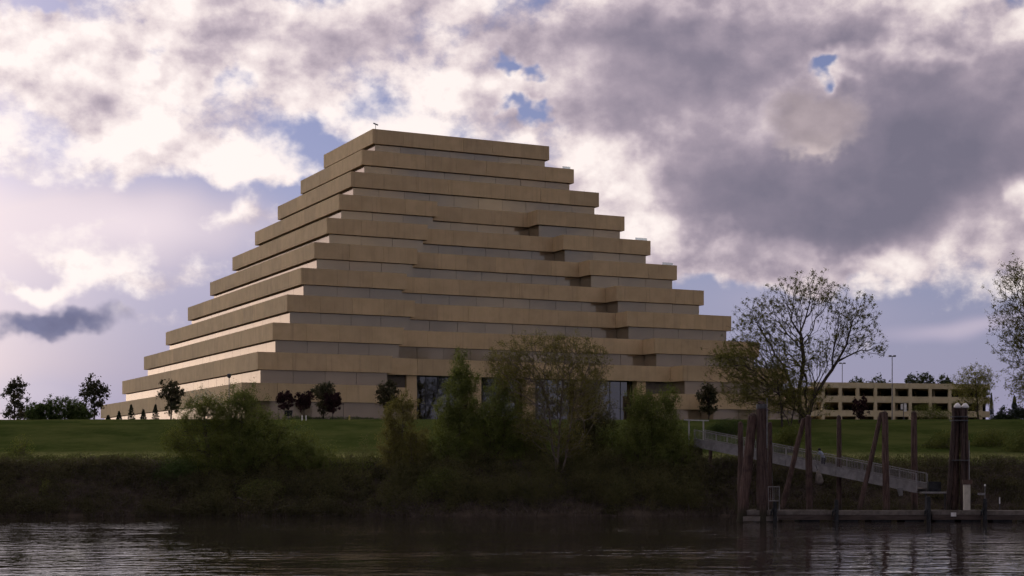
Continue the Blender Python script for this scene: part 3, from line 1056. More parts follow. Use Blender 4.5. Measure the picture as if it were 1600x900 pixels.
tree("round_green_willow", "rounded green willow between the spire willow and the bare fan tree", "tree", 143,
     [[(785, 790), (786, 720), (788, 660)], [(772, 790), (766, 720), (772, 670)]],
     [(790, 600, 22, 34), (780, 640, 32, 40), (800, 665, 30, 40), (770, 690, 34, 40), (800, 715, 36, 36), (782, 750, 44, 34)],
     1300, 36000, (0.16, 0.062), 'willow', 'bark', 0.14, 0.010, seed=25, tipkeep=0.7, spread=0.28, up=0.7, tipmax=8)
tree("fan_tree", "fan-shaped bare pinkish tree with thin yellow-green leaves on its top", "tree", 139.5,
     [[(868, 795), (870, 740), (862, 690), (858, 640), (846, 600)], [(874, 795), (880, 730), (892, 660), (900, 610)], [(866, 795), (872, 720), (876, 650), (880, 590)]],
     [(800, 560, 36, 30), (845, 545, 46, 26), (890, 550, 46, 28), (925, 565, 26, 30), (870, 590, 50, 30), (815, 590, 36, 34), (905, 600, 36, 34), (850, 630, 40, 26), (895, 640, 36, 30), (785, 575, 24, 24), (835, 665, 34, 26), (930, 620, 26, 34), (880, 690, 40, 26)],
     3000, 46000, (0.13, 0.06), 'olive', 'pale_bark', 0.15, 0.013, seed=26, bal=0.36, spread=0.22, tipmax=2, bow=0.2, shell=0.4)
tree("gangway_willow", "bushy green willow beside the upper end of the gangway", "tree", 141,
     [[(1022, 780), (1022, 720), (1018, 660)], [(1040, 780), (1046, 710), (1048, 660)], [(1005, 780), (998, 720)]],
     [(1002, 632, 24, 26), (1042, 628, 22, 26), (1020, 660, 38, 34), (1048, 680, 28, 40), (1000, 690, 34, 40), (1030, 720, 44, 40), (1000, 745, 40, 34), (1040, 765, 46, 26)],
     1500, 44000, (0.16, 0.062), 'willow', 'bark', 0.13, 0.010, seed=27, tipkeep=0.7, spread=0.27, up=1.0, tipmax=8)
tree("leaning_sapling", "thin dark sapling between the fan tree and right lobby windows", "tree", 144,
     [[(935, 770), (930, 710), (928, 660), (920, 610)]],
     [(922, 620, 24, 34), (938, 655, 26, 30), (915, 665, 24, 26), (925, 695, 34, 22)],
     500, 18000, (0.14, 0.06), 'brush', 'bark', 0.08, 0.009, seed=28, spread=0.26, up=0.6)

# -- planted trees along the crest of the lawn
MAG = [(22, 588, 176, 21, "dark magnolia at the left edge of the picture, above the lawn", 31),
       (147, 590, 175, 21, "dark magnolia between the round trees and the building's left end", 32),
       (267, 592, 174, 20, "dark magnolia before the lower left terraces beside the small conifers", 33),
       (505, 592, 176, 19, "tallest magnolia behind the purple plum trees", 34),
       (606, 594, 176, 18, "open-crowned magnolia left of the lobby windows", 35),
       (1107, 600, 180, 18, "leafy magnolia against the building near the gangway head", 36)]
for px, top, Y, hw, lab, sd in MAG:
    h = 656 - top
    tree("magnolia_tree", lab, "tree", Y, [[(px, 660), (px + 1, 656 - h * 0.25), (px - 1, 656 - h * 0.5)]],
         [(px, top + h * 0.22, hw * 0.62, h * 0.22), (px - hw * 0.35, top + h * 0.36, hw * 0.62, h * 0.2), (px + hw * 0.4, top + h * 0.33, hw * 0.58, h * 0.2),
          (px, top + h * 0.52, hw * 0.75, h * 0.2), (px + 2, top + h * 0.70, hw * 0.5, h * 0.16)] + ([(px, 640, 20, 12), (px - 6, 650, 18, 7)] if px < 100 else []),
         120 + (sd % 3) * 20, 2900, (0.26, 0.15), 'magnolia', 'dark_bark', 0.09, 0.016, "magnolias planted along the crest", seed=sd, spread=0.24, shell=0.5, tipmax=2, tipkeep=0.6)
for px, top, bt, Y, hw, lab, sd in [(445, 612, 640, 173, 13, "leftmost purple plum tree, above the dark litter bin", 41),
                                    (475, 613, 641, 173, 13, "middle purple plum tree, above the two white posts", 42),
                                    (520, 616, 641, 174, 12, "rightmost purple plum tree, half behind the tall magnolia", 43),
                                    (1344, 622, 652, 190, 11, "purple plum tree in front of the garage bays", 44)]:
    h = bt - top
    tree("plum_tree", lab, "tree", Y, [[(px, 660), (px, bt), (px, bt - 8)]],
         [(px, top + h * 0.55, hw, h * 0.42), (px - hw * 0.5, top + h * 0.35, hw * 0.55, h * 0.32), (px + hw * 0.5, top + h * 0.32, hw * 0.55, h * 0.34), (px, top + h * 0.85, hw * 0.45, h * 0.2)],
         110, 2200, (0.22, 0.15), 'plum', 'dark_bark', 0.05, 0.012, "purple-leaved plum trees", seed=sd, spread=0.14, shell=0.42)
for px, top, hw, lab, sd in [(169, 649, 5, "smallest of the five young conifers, at the building's far left end", 51), (186, 643, 6, "second young conifer from the building's left end", 52),
                             (205, 632, 8, "tallest young conifer along the left ground-floor windows", 53), (224, 640, 7, "fourth young conifer from the building's left end", 54),
                             (243, 632, 8, "young conifer closest to the big magnolia", 55)]:
    young_conifer(px, top, 658, 179, hw, lab, sd, group="young conifers along the building")
tree("round_tree", "broad round-crowned dark green tree at the left skyline", "tree", 190,
     [[(88, 662), (88, 648), (86, 638)]], [(88, 635, 30, 16), (68, 644, 24, 12), (110, 643, 26, 13), (90, 650, 44, 9)], 380, 14000, (0.18, 0.10), 'hedge', 'dark_bark', 0.16, 0.014, seed=61, spread=0.22, shell=0.45)
tree("low_dark_tree", "low dark tree just right of the leftmost magnolia", "tree", 192,
     [[(54, 662), (54, 650)]], [(54, 643, 18, 12), (40, 649, 16, 9), (62, 652, 20, 7)], 200, 7000, (0.18, 0.10), 'hedge', 'dark_bark', 0.10, 0.014, seed=62, spread=0.2, shell=0.45)
tree("spreading_dark_tree", "low spreading tree right of the round-crowned tree on the left skyline", "tree", 193,
     [[(122, 662), (122, 648)]], [(122, 640, 14, 14), (135, 647, 13, 9), (126, 652, 18, 6)], 200, 6500, (0.18, 0.10), 'hedge', 'dark_bark', 0.10, 0.014, seed=63, spread=0.2, shell=0.45)
tree("blossom_tree", "small pale tree with white blossom in front of the lower left terrace", "tree", 168,
     [[(318, 668), (320, 650), (322, 636)]], [(312, 622, 24, 14), (332, 630, 18, 16), (300, 636, 18, 14), (342, 640, 10, 12)], 240, 1500, (0.15, 0.10), 'blossom', 'bark', 0.09, 0.012, seed=64, spread=0.2, tipmax=2)

# -- trees beyond the garage
for px, top, hw, lab, sd in [(1342, 589, 16, "low hazy tree behind the garage roof beside the left lamp post", 71), (1372, 588, 14, "hazy tree crown left of the tall lamp post", 72),
                             (1426, 584, 11, "first of three tree crowns above the garage right of the tall lamp post", 73), (1448, 583, 12, "middle of the three tree crowns above the garage roof", 74),
                             (1475, 586, 9, "last of the three tree crowns above the garage roof", 75)]:
    tree("distant_tree", lab, "tree", 372, [[(px, 680), (px, 640), (px, 612)]],
         [(px, top + 13, hw, 13), (px - hw * 0.5, top + 20, hw * 0.8, 10), (px + hw * 0.6, top + 18, hw * 0.7, 10)], 110, 1700, (0.42, 0.26), 'far', 'dark_bark', 0.2, 0.03,
         "tree crowns behind the garage roof", seed=sd, spread=0.35, shell=0.45)
young_conifer(1549, 614, 690, 318, 9, "slim dark conifer just right of the garage", 76, k=2600, name="tall_conifer", group="dark conifers right of the garage")
young_conifer(1585, 618, 690, 300, 15, "broad dark conifer near the right edge beneath the cut-off tree", 77, k=4200, name="tall_conifer", group="dark conifers right of the garage")
for px, top, hw, lab, sd in [(1568, 640, 14, "low dark tree between the two conifers right of the garage", 78), (1600, 634, 16, "dark tree mass at the right edge of the skyline", 79)]:
    tree("distant_tree", lab, "tree", 300, [[(px, 690), (px, 660), (px, 650)]], [(px, top + 12, hw, 12), (px - hw * 0.5, top + 17, hw * 0.8, 9), (px + hw * 0.6, top + 16, hw * 0.7, 10)],
         160, 4200, (0.30, 0.18), 'conifer', 'dark_bark', 0.2, 0.03, seed=sd, spread=0.35, shell=0.45)

# -- shrubs that can be told apart
SHR = [(1500, 690, 152, [(1478, 690, 24, 16), (1460, 698, 20, 10)], 2600, 'spring', "pale brush on the lawn left of the pile cluster"),
       (1555, 690, 153, [(1550, 690, 30, 18), (1530, 702, 22, 12)], 3600, 'spring', "loose green brush on the lawn right of the pile cluster"),
       (1596, 700, 150, [(1592, 698, 22, 22), (1610, 690, 20, 22)], 3600, 'willow', "green brush on the lawn at the right edge"),
       (1240, 690, 150, [(1238, 680, 20, 16), (1222, 690, 18, 14)], 2600, 'spring', "pale brush behind the slim pile below the cottonwood"),
       (655, 735, 142.5, [(655, 715, 24, 40), (668, 750, 26, 28)], 5200, 'olive', "olive brush between the olive willow and the spire willow"),
       (745, 690, 143.5, [(748, 690, 22, 44), (752, 735, 26, 36)], 6500, 'willow', "upright green brush filling the gap right of the spire willow"),
       (832, 690, 144, [(830, 690, 26, 40), (838, 730, 30, 34)], 6500, 'brush', "tall brown brush behind the fan tree's lower left side"),
       (905, 700, 144.5, [(905, 690, 34, 36), (895, 735, 34, 34)], 6500, 'brush', "tall brown brush behind the fan tree's lower right side"),
       (305, 760, 138.5, [(305, 762, 36, 24), (330, 775, 26, 16)], 4600, 'brush', "brown brush around the pale willow's foot"),
       (150, 752, 140, [(150, 750, 40, 18), (115, 756, 26, 14)], 4600, 'brush', "broad low brush on the left bank crest"),
       (420, 770, 138, [(412, 772, 40, 22)], 4200, 'willow', "green brush below the dense willow, above the driftwood"),
       (1010, 775, 138, [(1010, 775, 46, 24), (1045, 780, 26, 18)], 4600, 'brush', "brown brush below the gangway willow"),
       (690, 760, 138.5, [(690, 762, 40, 30), (668, 775, 26, 20)], 5200, 'willow', "green shrub low on the bank under the spire willow"),
       (775, 772, 138, [(772, 772, 44, 26), (748, 780, 26, 18)], 4600, 'brush', "dark shrub low on the bank left of the fan tree's foot"),
       (905, 772, 138, [(905, 770, 40, 28)], 4000, 'brush', "dark shrub low on the bank right of the fan tree's foot"),
       (962, 690, 143.5, [(962, 692, 30, 30), (985, 705, 24, 26)], 4600, 'willow', "green shrub between the leaning sapling and the gangway willow"),
       (1075, 712, 141.5, [(1072, 712, 26, 34), (1060, 740, 30, 26)], 4600, 'willow', "green shrub beside the white portal of the gangway"),
       (480, 770, 138, [(480, 772, 44, 24), (520, 776, 30, 20)], 4600, 'brush', "brown shrub above the long driftwood log"),
       (1140, 667, 158, [(1140, 668, 27, 13), (1118, 672, 14, 9)], 2600, 'hedge', "rounded clipped green hedge behind the gangway rail"),
       (285, 738, 140, [(285, 738, 34, 24), (262, 748, 24, 18)], 6500, 'hedge', "dark round bush at the top of the bank left of the pale willow"),
       (215, 742, 140.5, [(215, 742, 36, 18), (190, 748, 24, 14)], 2600, 'brush', "low brown-green bush on the left bank crest"),
       (75, 782, 137.5, [(75, 785, 24, 18), (72, 772, 10, 22)], 1500, 'spring', "pale spiky shrub low on the bank near the left edge"),
       (35, 700, 147, [(35, 702, 18, 22), (22, 708, 14, 14)], 900, 'spring', "sparse pale sapling on the grass at the left edge"),
       (560, 735, 141, [(560, 738, 34, 22), (532, 748, 26, 18)], 2600, 'willow', "green bush on the bank between dense willow and olive willow"),
       (840, 720, 143, [(840, 715, 36, 40), (820, 745, 30, 30)], 3600, 'willow', "green shrub at the foot of the fan tree, left side"),
       (955, 735, 140, [(955, 740, 36, 26), (925, 752, 26, 20)], 2600, 'brush', "brown shrub on the bank right of the fan tree"),
       (1098, 745, 139, [(1098, 748, 34, 34), (1078, 768, 30, 22)], 2800, 'brush', "dark shrub under the upper end of the gangway"),
       (1465, 735, 142, [(1462, 735, 26, 24)], 1500, 'brush', "dark shrub on the bank left of the pile cluster"),
       (1558, 740, 142, [(1558, 742, 36, 30), (1585, 752, 30, 26)], 3000, 'brush', "brown shrub on the bank right of the pile cluster"),
       (1440, 648, 185, [(1448, 645, 24, 14), (1470, 650, 22, 10)], 2200, 'spring', "loose pale green shrub in front of the right garage bays"),
       (1562, 668, 176, [(1562, 668, 34, 10), (1590, 664, 22, 9)], 2200, 'hedge', "low shrubs on the lawn near the right edge")]
for k, (px, py, Y, lobes, n, mat, lab) in enumerate(SHR):
    leafy_mound("bank_shrub" if Y < 150 else "lawn_shrub", lab, "shrub", Y, lobes, int(n * 1.6), (0.15, 0.07), mat, seed=100 + k)


# -- undergrowth nobody could count: brush over the whole bank face, and grass along its top
def build_undergrowth():
    rng = np.random.default_rng(5)
    # twig sprays
    n = 5200
    x = rng.uniform(-52, 54, n); y = rng.uniform(134.2, 142.6, n)
    vs, qs, off = [], [], 0
    P, par, r = [], [], []
    for a, b in zip(x, y):
        z = ground_z(a, b)
        dens = 0.5 + 0.5 * math.sin(a * 0.35 + 1.3 * math.sin(a * 0.13))
        H = rng.uniform(0.35, 1.15) * (0.6 + 0.7 * dens) * (1.0 if z < 4.4 else 0.5)
        for _ in range(4):
            d = rng.normal(0, 0.42, 2)
            i = len(P)
            lean = np.array([d[0], d[1] - 0.15, 0])
            p0 = np.array([a, b, z - 0.05]) + np.array([*rng.normal(0, 0.12, 2), 0])
            h = H * rng.uniform(0.6, 1.2)
            p1 = p0 + lean * h * 0.45 + np.array([0, 0, h * 0.6])
            p2 = p1 + lean * h * 0.9 + np.array([0, 0, h * rng.uniform(-0.1, 0.45)])
            P += [p0, p1, p2]; par += [-1, i, i + 1]; r += [0.017, 0.012, 0.006]
    P, par, r = np.array(P), np.array(par), np.array(r)
    v, q = tubes(P, par, r, 3)
    tag(link("bank_twigs", np_mesh("bank_twigs", v, q), M['twig']), "tangled brown leafless twigs covering the steep river bank", "brush", kind='stuff')
    # leaves, in mounds of every size
    C, nl = [], 0
    for _ in range(620):
        a, b = rng.uniform(-53, 55), rng.uniform(135.0, 141.3)
        z = ground_z(a, b)
        top = min(1.0, max(0.0, (z - 0.5) / 3.6))
        if rng.uniform() > 0.40 + 0.6 * top:
            continue
        rr = rng.uniform(0.45, 1.35) * (0.75 + 0.45 * top)
        k = int(330 * rr * rr) + 60
        d = rng.normal(0, 1, (k, 3)); d /= np.linalg.norm(d, axis=1, keepdims=True)
        p = np.array([a, b, z + rr * 0.2]) + d * (rng.uniform(0, 1, k) ** 0.45)[:, None] * np.array([rr * rng.uniform(0.9, 1.6), rr * 0.8, rr * rng.uniform(0.5, 0.85)])
        C.append(p)
    n = 26000
    x = rng.uniform(-53, 55, n); y = rng.uniform(134.6, 143.2, n)
    zs = np.array([ground_z(a, b) for a, b in zip(x, y)])
    C.append(np.stack([x, y, zs + np.abs(rng.normal(0, 0.28, n))], axis=1))
    c = np.concatenate(C)
    v, q = leaf_quads(rng, c, 0.17, 0.08, 0.3)
    W = []
    for _ in range(330):
        a, b = (rng.uniform(-13.5, 17) if rng.uniform() < 0.72 else rng.uniform(-27, -14)), rng.uniform(135.6, 141.8)
        z = ground_z(a, b)
        rr = rng.uniform(0.6, 1.45)
        k = int(380 * rr * rr) + 80
        d = rng.normal(0, 1, (k, 3)); d /= np.linalg.norm(d, axis=1, keepdims=True)
        W.append(np.array([a, b, z + rr * 0.55]) + d * (rng.uniform(0, 1, k) ** 0.5 * (1 + np.abs(rng.normal(0, 0.2, k))))[:, None] * np.array([rr * rng.uniform(0.6, 1.1), rr * 0.7, rr * rng.uniform(0.9, 1.5)]))
    L = []
    for _ in range(300):                                              # shaggy dark brush along the rest of the bank, hanging over the water
        a, b = (rng.uniform(-52, -12) if rng.uniform() < 0.7 else rng.uniform(17, 54)), (rng.uniform(134.2, 135.6) if rng.uniform() < 0.45 else rng.uniform(135, 139.8))
        z = max(0.1, ground_z(a, b))
        rr = rng.uniform(0.35, 1.05)
        k = int(380 * rr * rr) + 70
        d = rng.normal(0, 1, (k, 3)); d /= np.linalg.norm(d, axis=1, keepdims=True)
        L.append(np.array([a, b, z + rr * 0.5]) + d * (rng.uniform(0, 1, k) ** 0.5 * (1 + np.abs(rng.normal(0, 0.25, k))))[:, None] * np.array([rr * rng.uniform(0.7, 1.3), rr * 0.7, rr * rng.uniform(0.8, 1.3)]))
    v3, q3 = leaf_quads(rng, np.concatenate(L), 0.16, 0.065, 0.6)
    tag(link("shaggy_brush", np_mesh("shaggy_brush", v3, q3), M['brush']), "shaggy brown-green brush hanging over the water's edge at both sides", "brush", kind='stuff')
    v2, q2 = leaf_quads(rng, np.concatenate(W), 0.15, 0.06, 0.8)
    tag(link("willow_brush", np_mesh("willow_brush", v2, q2), M['willow_brush']), "tall olive willow brush running down the central bank to the water", "brush", kind='stuff')
    tag(link("bank_brush", np_mesh("bank_brush", v, q), M['brush']), "dense olive-brown brush growing over the river bank", "brush", kind='stuff')
    # grass fringe along the top of the bank and over the bench
    n = 36000
    x = rng.uniform(-56, 58, n); y = 141.6 + np.abs(rng.normal(0, 2.6, n))
    zs = np.array([ground_z(a, b) for a, b in zip(x, y)])
    tuft = 0.5 + 0.5 * np.sin(x * 1.7 + 2 * np.sin(x * 0.6)) 
    H = rng.uniform(0.10, 0.26, n) * (0.6 + 0.7 * tuft)
    c = np.stack([x, y, zs], axis=1)
    lean = rng.normal(0, 0.06, (n, 2))
    w = np.stack([np.full(n, 0.03), rng.normal(0, 0.01, n), np.zeros(n)], axis=1)
    tip = c + np.stack([lean[:, 0], lean[:, 1], H], axis=1)
    v = np.stack([c - w, c + w, tip], axis=1).reshape(-1, 3)
    tag(link("grass_fringe", np_mesh("grass_fringe", v, None, np.arange(n * 3).reshape(-1, 3)), M['grass']), "uneven grass along the top of the river bank", "grass", kind='stuff')


build_undergrowth()

# -- driftwood at the water's edge
def driftwood(pts, r, lab, seed):
    rng = np.random.default_rng(seed)
    P = [at(px, py, Y) for px, py, Y in pts]
    n = len(P)
    r = r * 0.75
    m = MB(P[0])
    m.tube(P, [r * (1 - 0.55 * i / (n - 1)) for i in range(n)], 7, True, 0.18, rng)
    mid = P[n // 2]
    m.tube([mid, mid + Vector((rng.uniform(-.5, .5), -0.2, 0.45))], [r * 0.5, r * 0.15], 5, True)
    o = m.build("driftwood_log", M['driftwood'], None, True)
    o.location = P[0]
    tag(o, lab, "log", "driftwood along the water's edge")


driftwood([(372, 777, 136.6), (388, 785, 136.0), (402, 797, 135.0)], 0.09, "driftwood limb leaning down to the water below the pale willow", 1)
driftwood([(412, 802, 134.8), (432, 795, 135.2), (452, 790, 135.6), (470, 792, 135.6)], 0.11, "driftwood branch lying right of the leaning limb", 2)
driftwood([(455, 796, 135.2), (485, 798, 135.0), (520, 800, 134.9)], 0.10, "long pale driftwood log flat at the waterline", 3)
driftwood([(787, 792, 135.4), (796, 799, 135.0), (803, 805, 134.4)], 0.07, "short pale stick poking into the water mid-bank", 4)
driftwood([(1068, 772, 136.6), (1075, 784, 136.0), (1077, 797, 135.2)], 0.08, "pale upright branch on the bank left of the big piles", 5)

# ---------------------------------------------------------------- small things on the lawn
def lamp_post(px, top, Y, head_px, lab, style):
    b = gpt(px, Y, -0.1) if Y < 200 else Vector(((px - 800) / F * Y, Y, 9.35))
    t = at(px, top, Y)
    root = empty("lamp_post", b, lab, "lamp post")
    k = Y / F
    MB(b).tube([b, b + Vector((0, 0, 0.5))], [0.16, 0.15], 10).build("base", M['pole'], root)
    MB(b).tube([b + Vector((0, 0, 0.45)), t], [0.10 if style == 'tall' else 0.06, 0.07 if style == 'tall' else 0.045], 8).build("pole", M['pole'], root)
    if style == 'tall':
        w = head_px * k / 2
        MB(b).bar(t + Vector((-w, 0, 0.02)), t + Vector((w, 0, 0.02)), 0.12, 0.10).build("cross_arm", M['pole'], root)
        for s in (-1, 1):
            c = t + Vector((s * w * 0.62, 0, 0.08))
            MB(b).box(c.x - w * 0.36, c.x + w * 0.36, c.y - 0.3, c.y + 0.3, c.z - 0.14, c.z + 0.12).build("lamp_head", M['steel'], root)
    else:
        MB(b).tube([t + Vector((0, 0, -0.05)), t + Vector((0, 0, 0.05)), t + Vector((0, 0, 0.38)), t + Vector((0, 0, 0.44))], [0.08, 0.20, 0.23, 0.05], 10).build("lamp_head", M['steel'], root)


lamp_post(358, 590, 172, 6, "thin lamp post with a dark lantern before the lowest left terrace", 'lantern')
lamp_post(1394, 557, 270, 11, "tall double-headed lamp post in front of the parking garage", 'tall')
lamp_post(1316, 568, 346, 10, "shorter double-headed lamp post behind the garage roof", 'tall')


def white_post(px, lab):
    b = gpt(px, 167, -0.1)
    h = at(px, 649, 167).z - b.z
    o = MB(b).tube([b, b + Vector((0, 0, h - 0.06)), b + Vector((0, 0, h))], [0.065, 0.06, 0.02], 8).build("marker_post", M['white'])
    o.location = b
    tag(o, lab, "post", "pair of white posts on the lawn")


white_post(472, "left of the two white posts under the plum trees")
white_post(478.3, "right of the two white posts under the plum trees")
b = gpt(546, 168, -0.1)
o = MB(b).tube([b, b + Vector((0, 0, 0.55)), b + Vector((0, 0, 0.62))], [0.10, 0.10, 0.03], 8).build("marker_post", M['yellow'])
o.location = b
tag(o, "short yellow marker post at the top of the lawn", "post")

b = gpt(451, 171, -0.1)
root = empty("litter_bin", b, "dark litter bin on a leg under the leftmost plum tree", "bin")
zc = at(451, 646, 171).z
MB(b).tube([b, Vector((b.x, b.y, zc - 0.25))], [0.05, 0.05], 8).build("leg", M['steel'], root)
MB(b)._add([(b.x + sx * w, b.y + sy * w * 0.7, zc + z) for z, w in ((-0.28, 0.33), (0.26, 0.42)) for sx, sy in ((-1, -1), (1, -1), (1, 1), (-1, 1))],
           [(3, 2, 1, 0), (4, 5, 6, 7), (0, 1, 5, 4), (1, 2, 6, 5), (2, 3, 7, 6), (3, 0, 4, 7)]).build("body", M['black'], root)
MB(b).box(b.x - 0.45, b.x + 0.45, b.y - 0.32, b.y + 0.32, zc + 0.263, zc + 0.32).build("lid", M['black'], root)

b = gpt(1412, 188, -0.1)
root = empty("parking_sign", b, "white two-panel sign on a thin post in front of the garage", "sign")
zt = at(1412, 630, 188).z; zb = at(1412, 649, 188).z
MB(b).tube([b, Vector((b.x, b.y, zt))], [0.045, 0.045], 8).build("post", M['pole'], root)
MB(b).box(b.x - 0.36, b.x - 0.10, b.y - 0.09, b.y - 0.06, zt - 0.75, zt - 0.08).build("panel", M['white'], root)
MB(b).box(b.x + 0.02, b.x + 0.32, b.y - 0.09, b.y - 0.06, zt - 1.0, zt).build("panel", M['white'], root)
# low planting along the foot of the front windows
leafy_mound("foundation_hedge", "low dark planting along the foot of the front windows", "hedge", 176,
            [(530, 656, 60, 5, 0.3), (470, 655, 30, 5, 0.3), (580, 657, 30, 4, 0.3)], 2600, (0.18, 0.10), 'hedge', seed=140, stems=30)


# ---------------------------------------------------------------- dock, piles and gangway
def pile(bx, by, tx, ty, Y, wpx, lab, cap=None, dY=0.0, group="timber piles around the dock", seed=1):
    rng = np.random.default_rng(seed)
    a, t = at(bx, by, Y), at(tx, ty, Y + dY)
    d = (t - a)
    a = a - d * ((a.z + 1.2) / d.z if d.z else 0)
    r = wpx * Y / F / 2
    n = 9
    pts = [a + (t - a) * (i / (n - 1)) + Vector((rng.normal(0, 0.012), rng.normal(0, 0.012), 0)) for i in range(n)]
    rad = [r * (1.08 - 0.14 * i / (n - 1)) * (1 + rng.normal(0, 0.02)) for i in range(n)]
    root = empty("timber_pile", a, lab, "pile", group)
    MB(a).tube(pts, rad, 12, True, 0.035, rng).build("shaft", M['pile'], root, False)
    if cap == 'band':
        c = pts[-1]
        MB(a).tube([pts[-2] * 0.25 + c * 0.75, c + (t - a).normalized() * 0.03], [r * 1.04, r * 1.0], 12, True).build("iron_band", M['steel'], root)
    # split, checked top
    MB(a).tube([pts[-1] - Vector((0, 0, 0.02)), pts[-1] + Vector((r * 0.25, 0, r * 0.5))], [r * 0.93, r * 0.35], 9, True, 0.15, rng).build("worn_top", M['pile'], root)
    return root


pile(1158.5, 815, 1176.5, 650, 121.3, 16, "thick leaning pile at the dock's left end", seed=1)
pile(1191, 809, 1190, 632, 121.0, 17.5, "thickest upright pile at the dock's left end", 'band', seed=2)
pile(1157, 760, 1157, 661, 128.0, 8.5, "short dark pile left of the thick leaning pile, behind the gangway", seed=3)
pile(1203.5, 760, 1203.5, 661, 131.0, 7, "slim dark pile just right of the thickest upright pile", seed=4)
pile(1221.5, 797, 1256, 655, 124.2, 8, "leaning leg of the left pile pair, right of the ladder", seed=5)
pile(1265, 797, 1262.5, 651, 123.9, 10.5, "upright leg of the left pile pair", seed=6)
pile(1311, 797, 1311, 651, 130.0, 8, "single slim pile between the two leaning pile pairs", seed=7)
pile(1343.5, 795, 1377, 646, 124.2, 7.5, "leaning leg of the right pile pair, crossing the gangway", seed=8)
pile(1385, 795, 1382.5, 645, 123.9, 10.5, "upright leg of the right pile pair", seed=9)
pile(1429, 770, 1428, 645, 129.5, 10, "single upright pile with reddish top beside the gangway's lower end", seed=10)
pile(1110, 730, 1110, 703, 140.0, 6.5, "short support pile under the gangway's upper end", seed=11)

# slim pale pole strapped to the thickest pile
b = at(1198.5, 700, 120.6)
o = MB(b).tube([b, at(1198.5, 622, 120.6)], [0.045, 0.04], 8).build("conduit_pole", M['pole'])
o.location = b
tag(o, "thin pale conduit pole strapped to the thickest upright pile", "pole")


def pile_cluster():
    a = at(1500, 806, 122.4)
    a.z = -1.0
    root = empty("pile_cluster", a, "large dark cluster of bound piles with two white caps", "piles")
    rng = np.random.default_rng(44)
    k = 122.4 / F
    tops = [(-8.5, 0.0), (-3.2, 0.16), (3.2, -0.12), (8.5, 0.1), (-5.5, 0.42), (0.5, 0.48), (6.0, 0.44)]
    ztop = at(0, 636, 122.4).z
    for j, (dx, dy) in enumerate(tops):
        t = Vector((a.x + dx * k, a.y + dy, ztop - rng.uniform(0, 0.35)))
        f = Vector((a.x + dx * k * 2.1 - 0.15, a.y + dy * 2.0, -1.0))
        n = 7
        pts = [f + (t - f) * (i / (n - 1)) for i in range(n)]
        MB(a).tube(pts, [0.205 - 0.005 * i for i in range(n)], 12, True, 0.04, rng).build("pile", M['pile'], root)
    for z in (ztop - 0.8, ztop - 1.1, ztop - 4.2):
        MB(a).tube([Vector((a.x - 0.02, a.y + 0.2, z)), Vector((a.x - 0.02, a.y + 0.2, z + 0.09))], [0.66 + (ztop - z) * 0.035] * 2, 20, True).build("steel_band", M['steel'], root)
    for dx in (-4.2, 7.8):
        c = Vector((a.x + dx * k, a.y - 0.05, ztop + 0.02))
        MB(a).tube([c + Vector((0, 0, -0.10)), c + Vector((0, 0, 0.04)), c + Vector((0.02, 0, 0.22)), c + Vector((0.05, 0, 0.30))], [0.27, 0.29, 0.16, 0.03], 14, True).build("white_cap", M['white'], root, True)


pile_cluster()


def dock():
    x0, x1 = at(1166, 0, 121).x, at(1700, 0, 121).x
    yf, yb, zt = 120.7, 123.3, 0.86
    root = empty("floating_dock", (x0, yf, 0), "long low timber floating dock stretching to the right edge", "dock")
    o = Vector((x0, yf, 0))
    secs = [(x0, x0 + 6.5), (x0 + 6.56, x0 + 14.2), (x0 + 14.26, x0 + 18.3), (x0 + 18.36, x1)]
    for j, (a, b) in enumerate(secs):
        h = zt - 0.03 * (j % 2)
        nb = 9
        for s in range(nb):                                          # deck boards run along the dock
            ya = yf + (yb - yf) * s / nb
            MB(o).box(a, b, ya + 0.01, ya + (yb - yf) / nb - 0.01, h - 0.06, h + RNG.uniform(-0.006, 0.006)).build("deck_board", M['deck'], root)
        MB(o).box(a, b, yf - 0.06, yf, h - 0.30, h + 0.03).build("rub_rail", M['deck'], root)
        MB(o).box(a + 0.02, b - 0.02, yf - 0.02, yf + 0.1, 0.16, h - 0.304).build("fascia", M['fascia'], root)
        n = max(2, int((b - a) / 2.2))
        for s in range(n):
            c = a + (b - a) * (s + 0.5) / n
            MB(o).box(c - 0.75, c + 0.75, yf + 0.12, yb - 0.12, -0.3, h - 0.065).build("float", M['black'], root)
    # low pale end float at the left, under the big piles
    MB(o).box(x0 - 0.3, x0 + 2.4, yf - 0.12, yf - 0.065, 0.05, 0.42).build("end_float", M['deck'], root)
    MB(o).box(at(1486, 0, 120.6).x, at(1494, 0, 120.6).x, yf - 0.11, yf - 0.062, 0.42, 0.72).build("white_plate", M['white'], root)


dock()


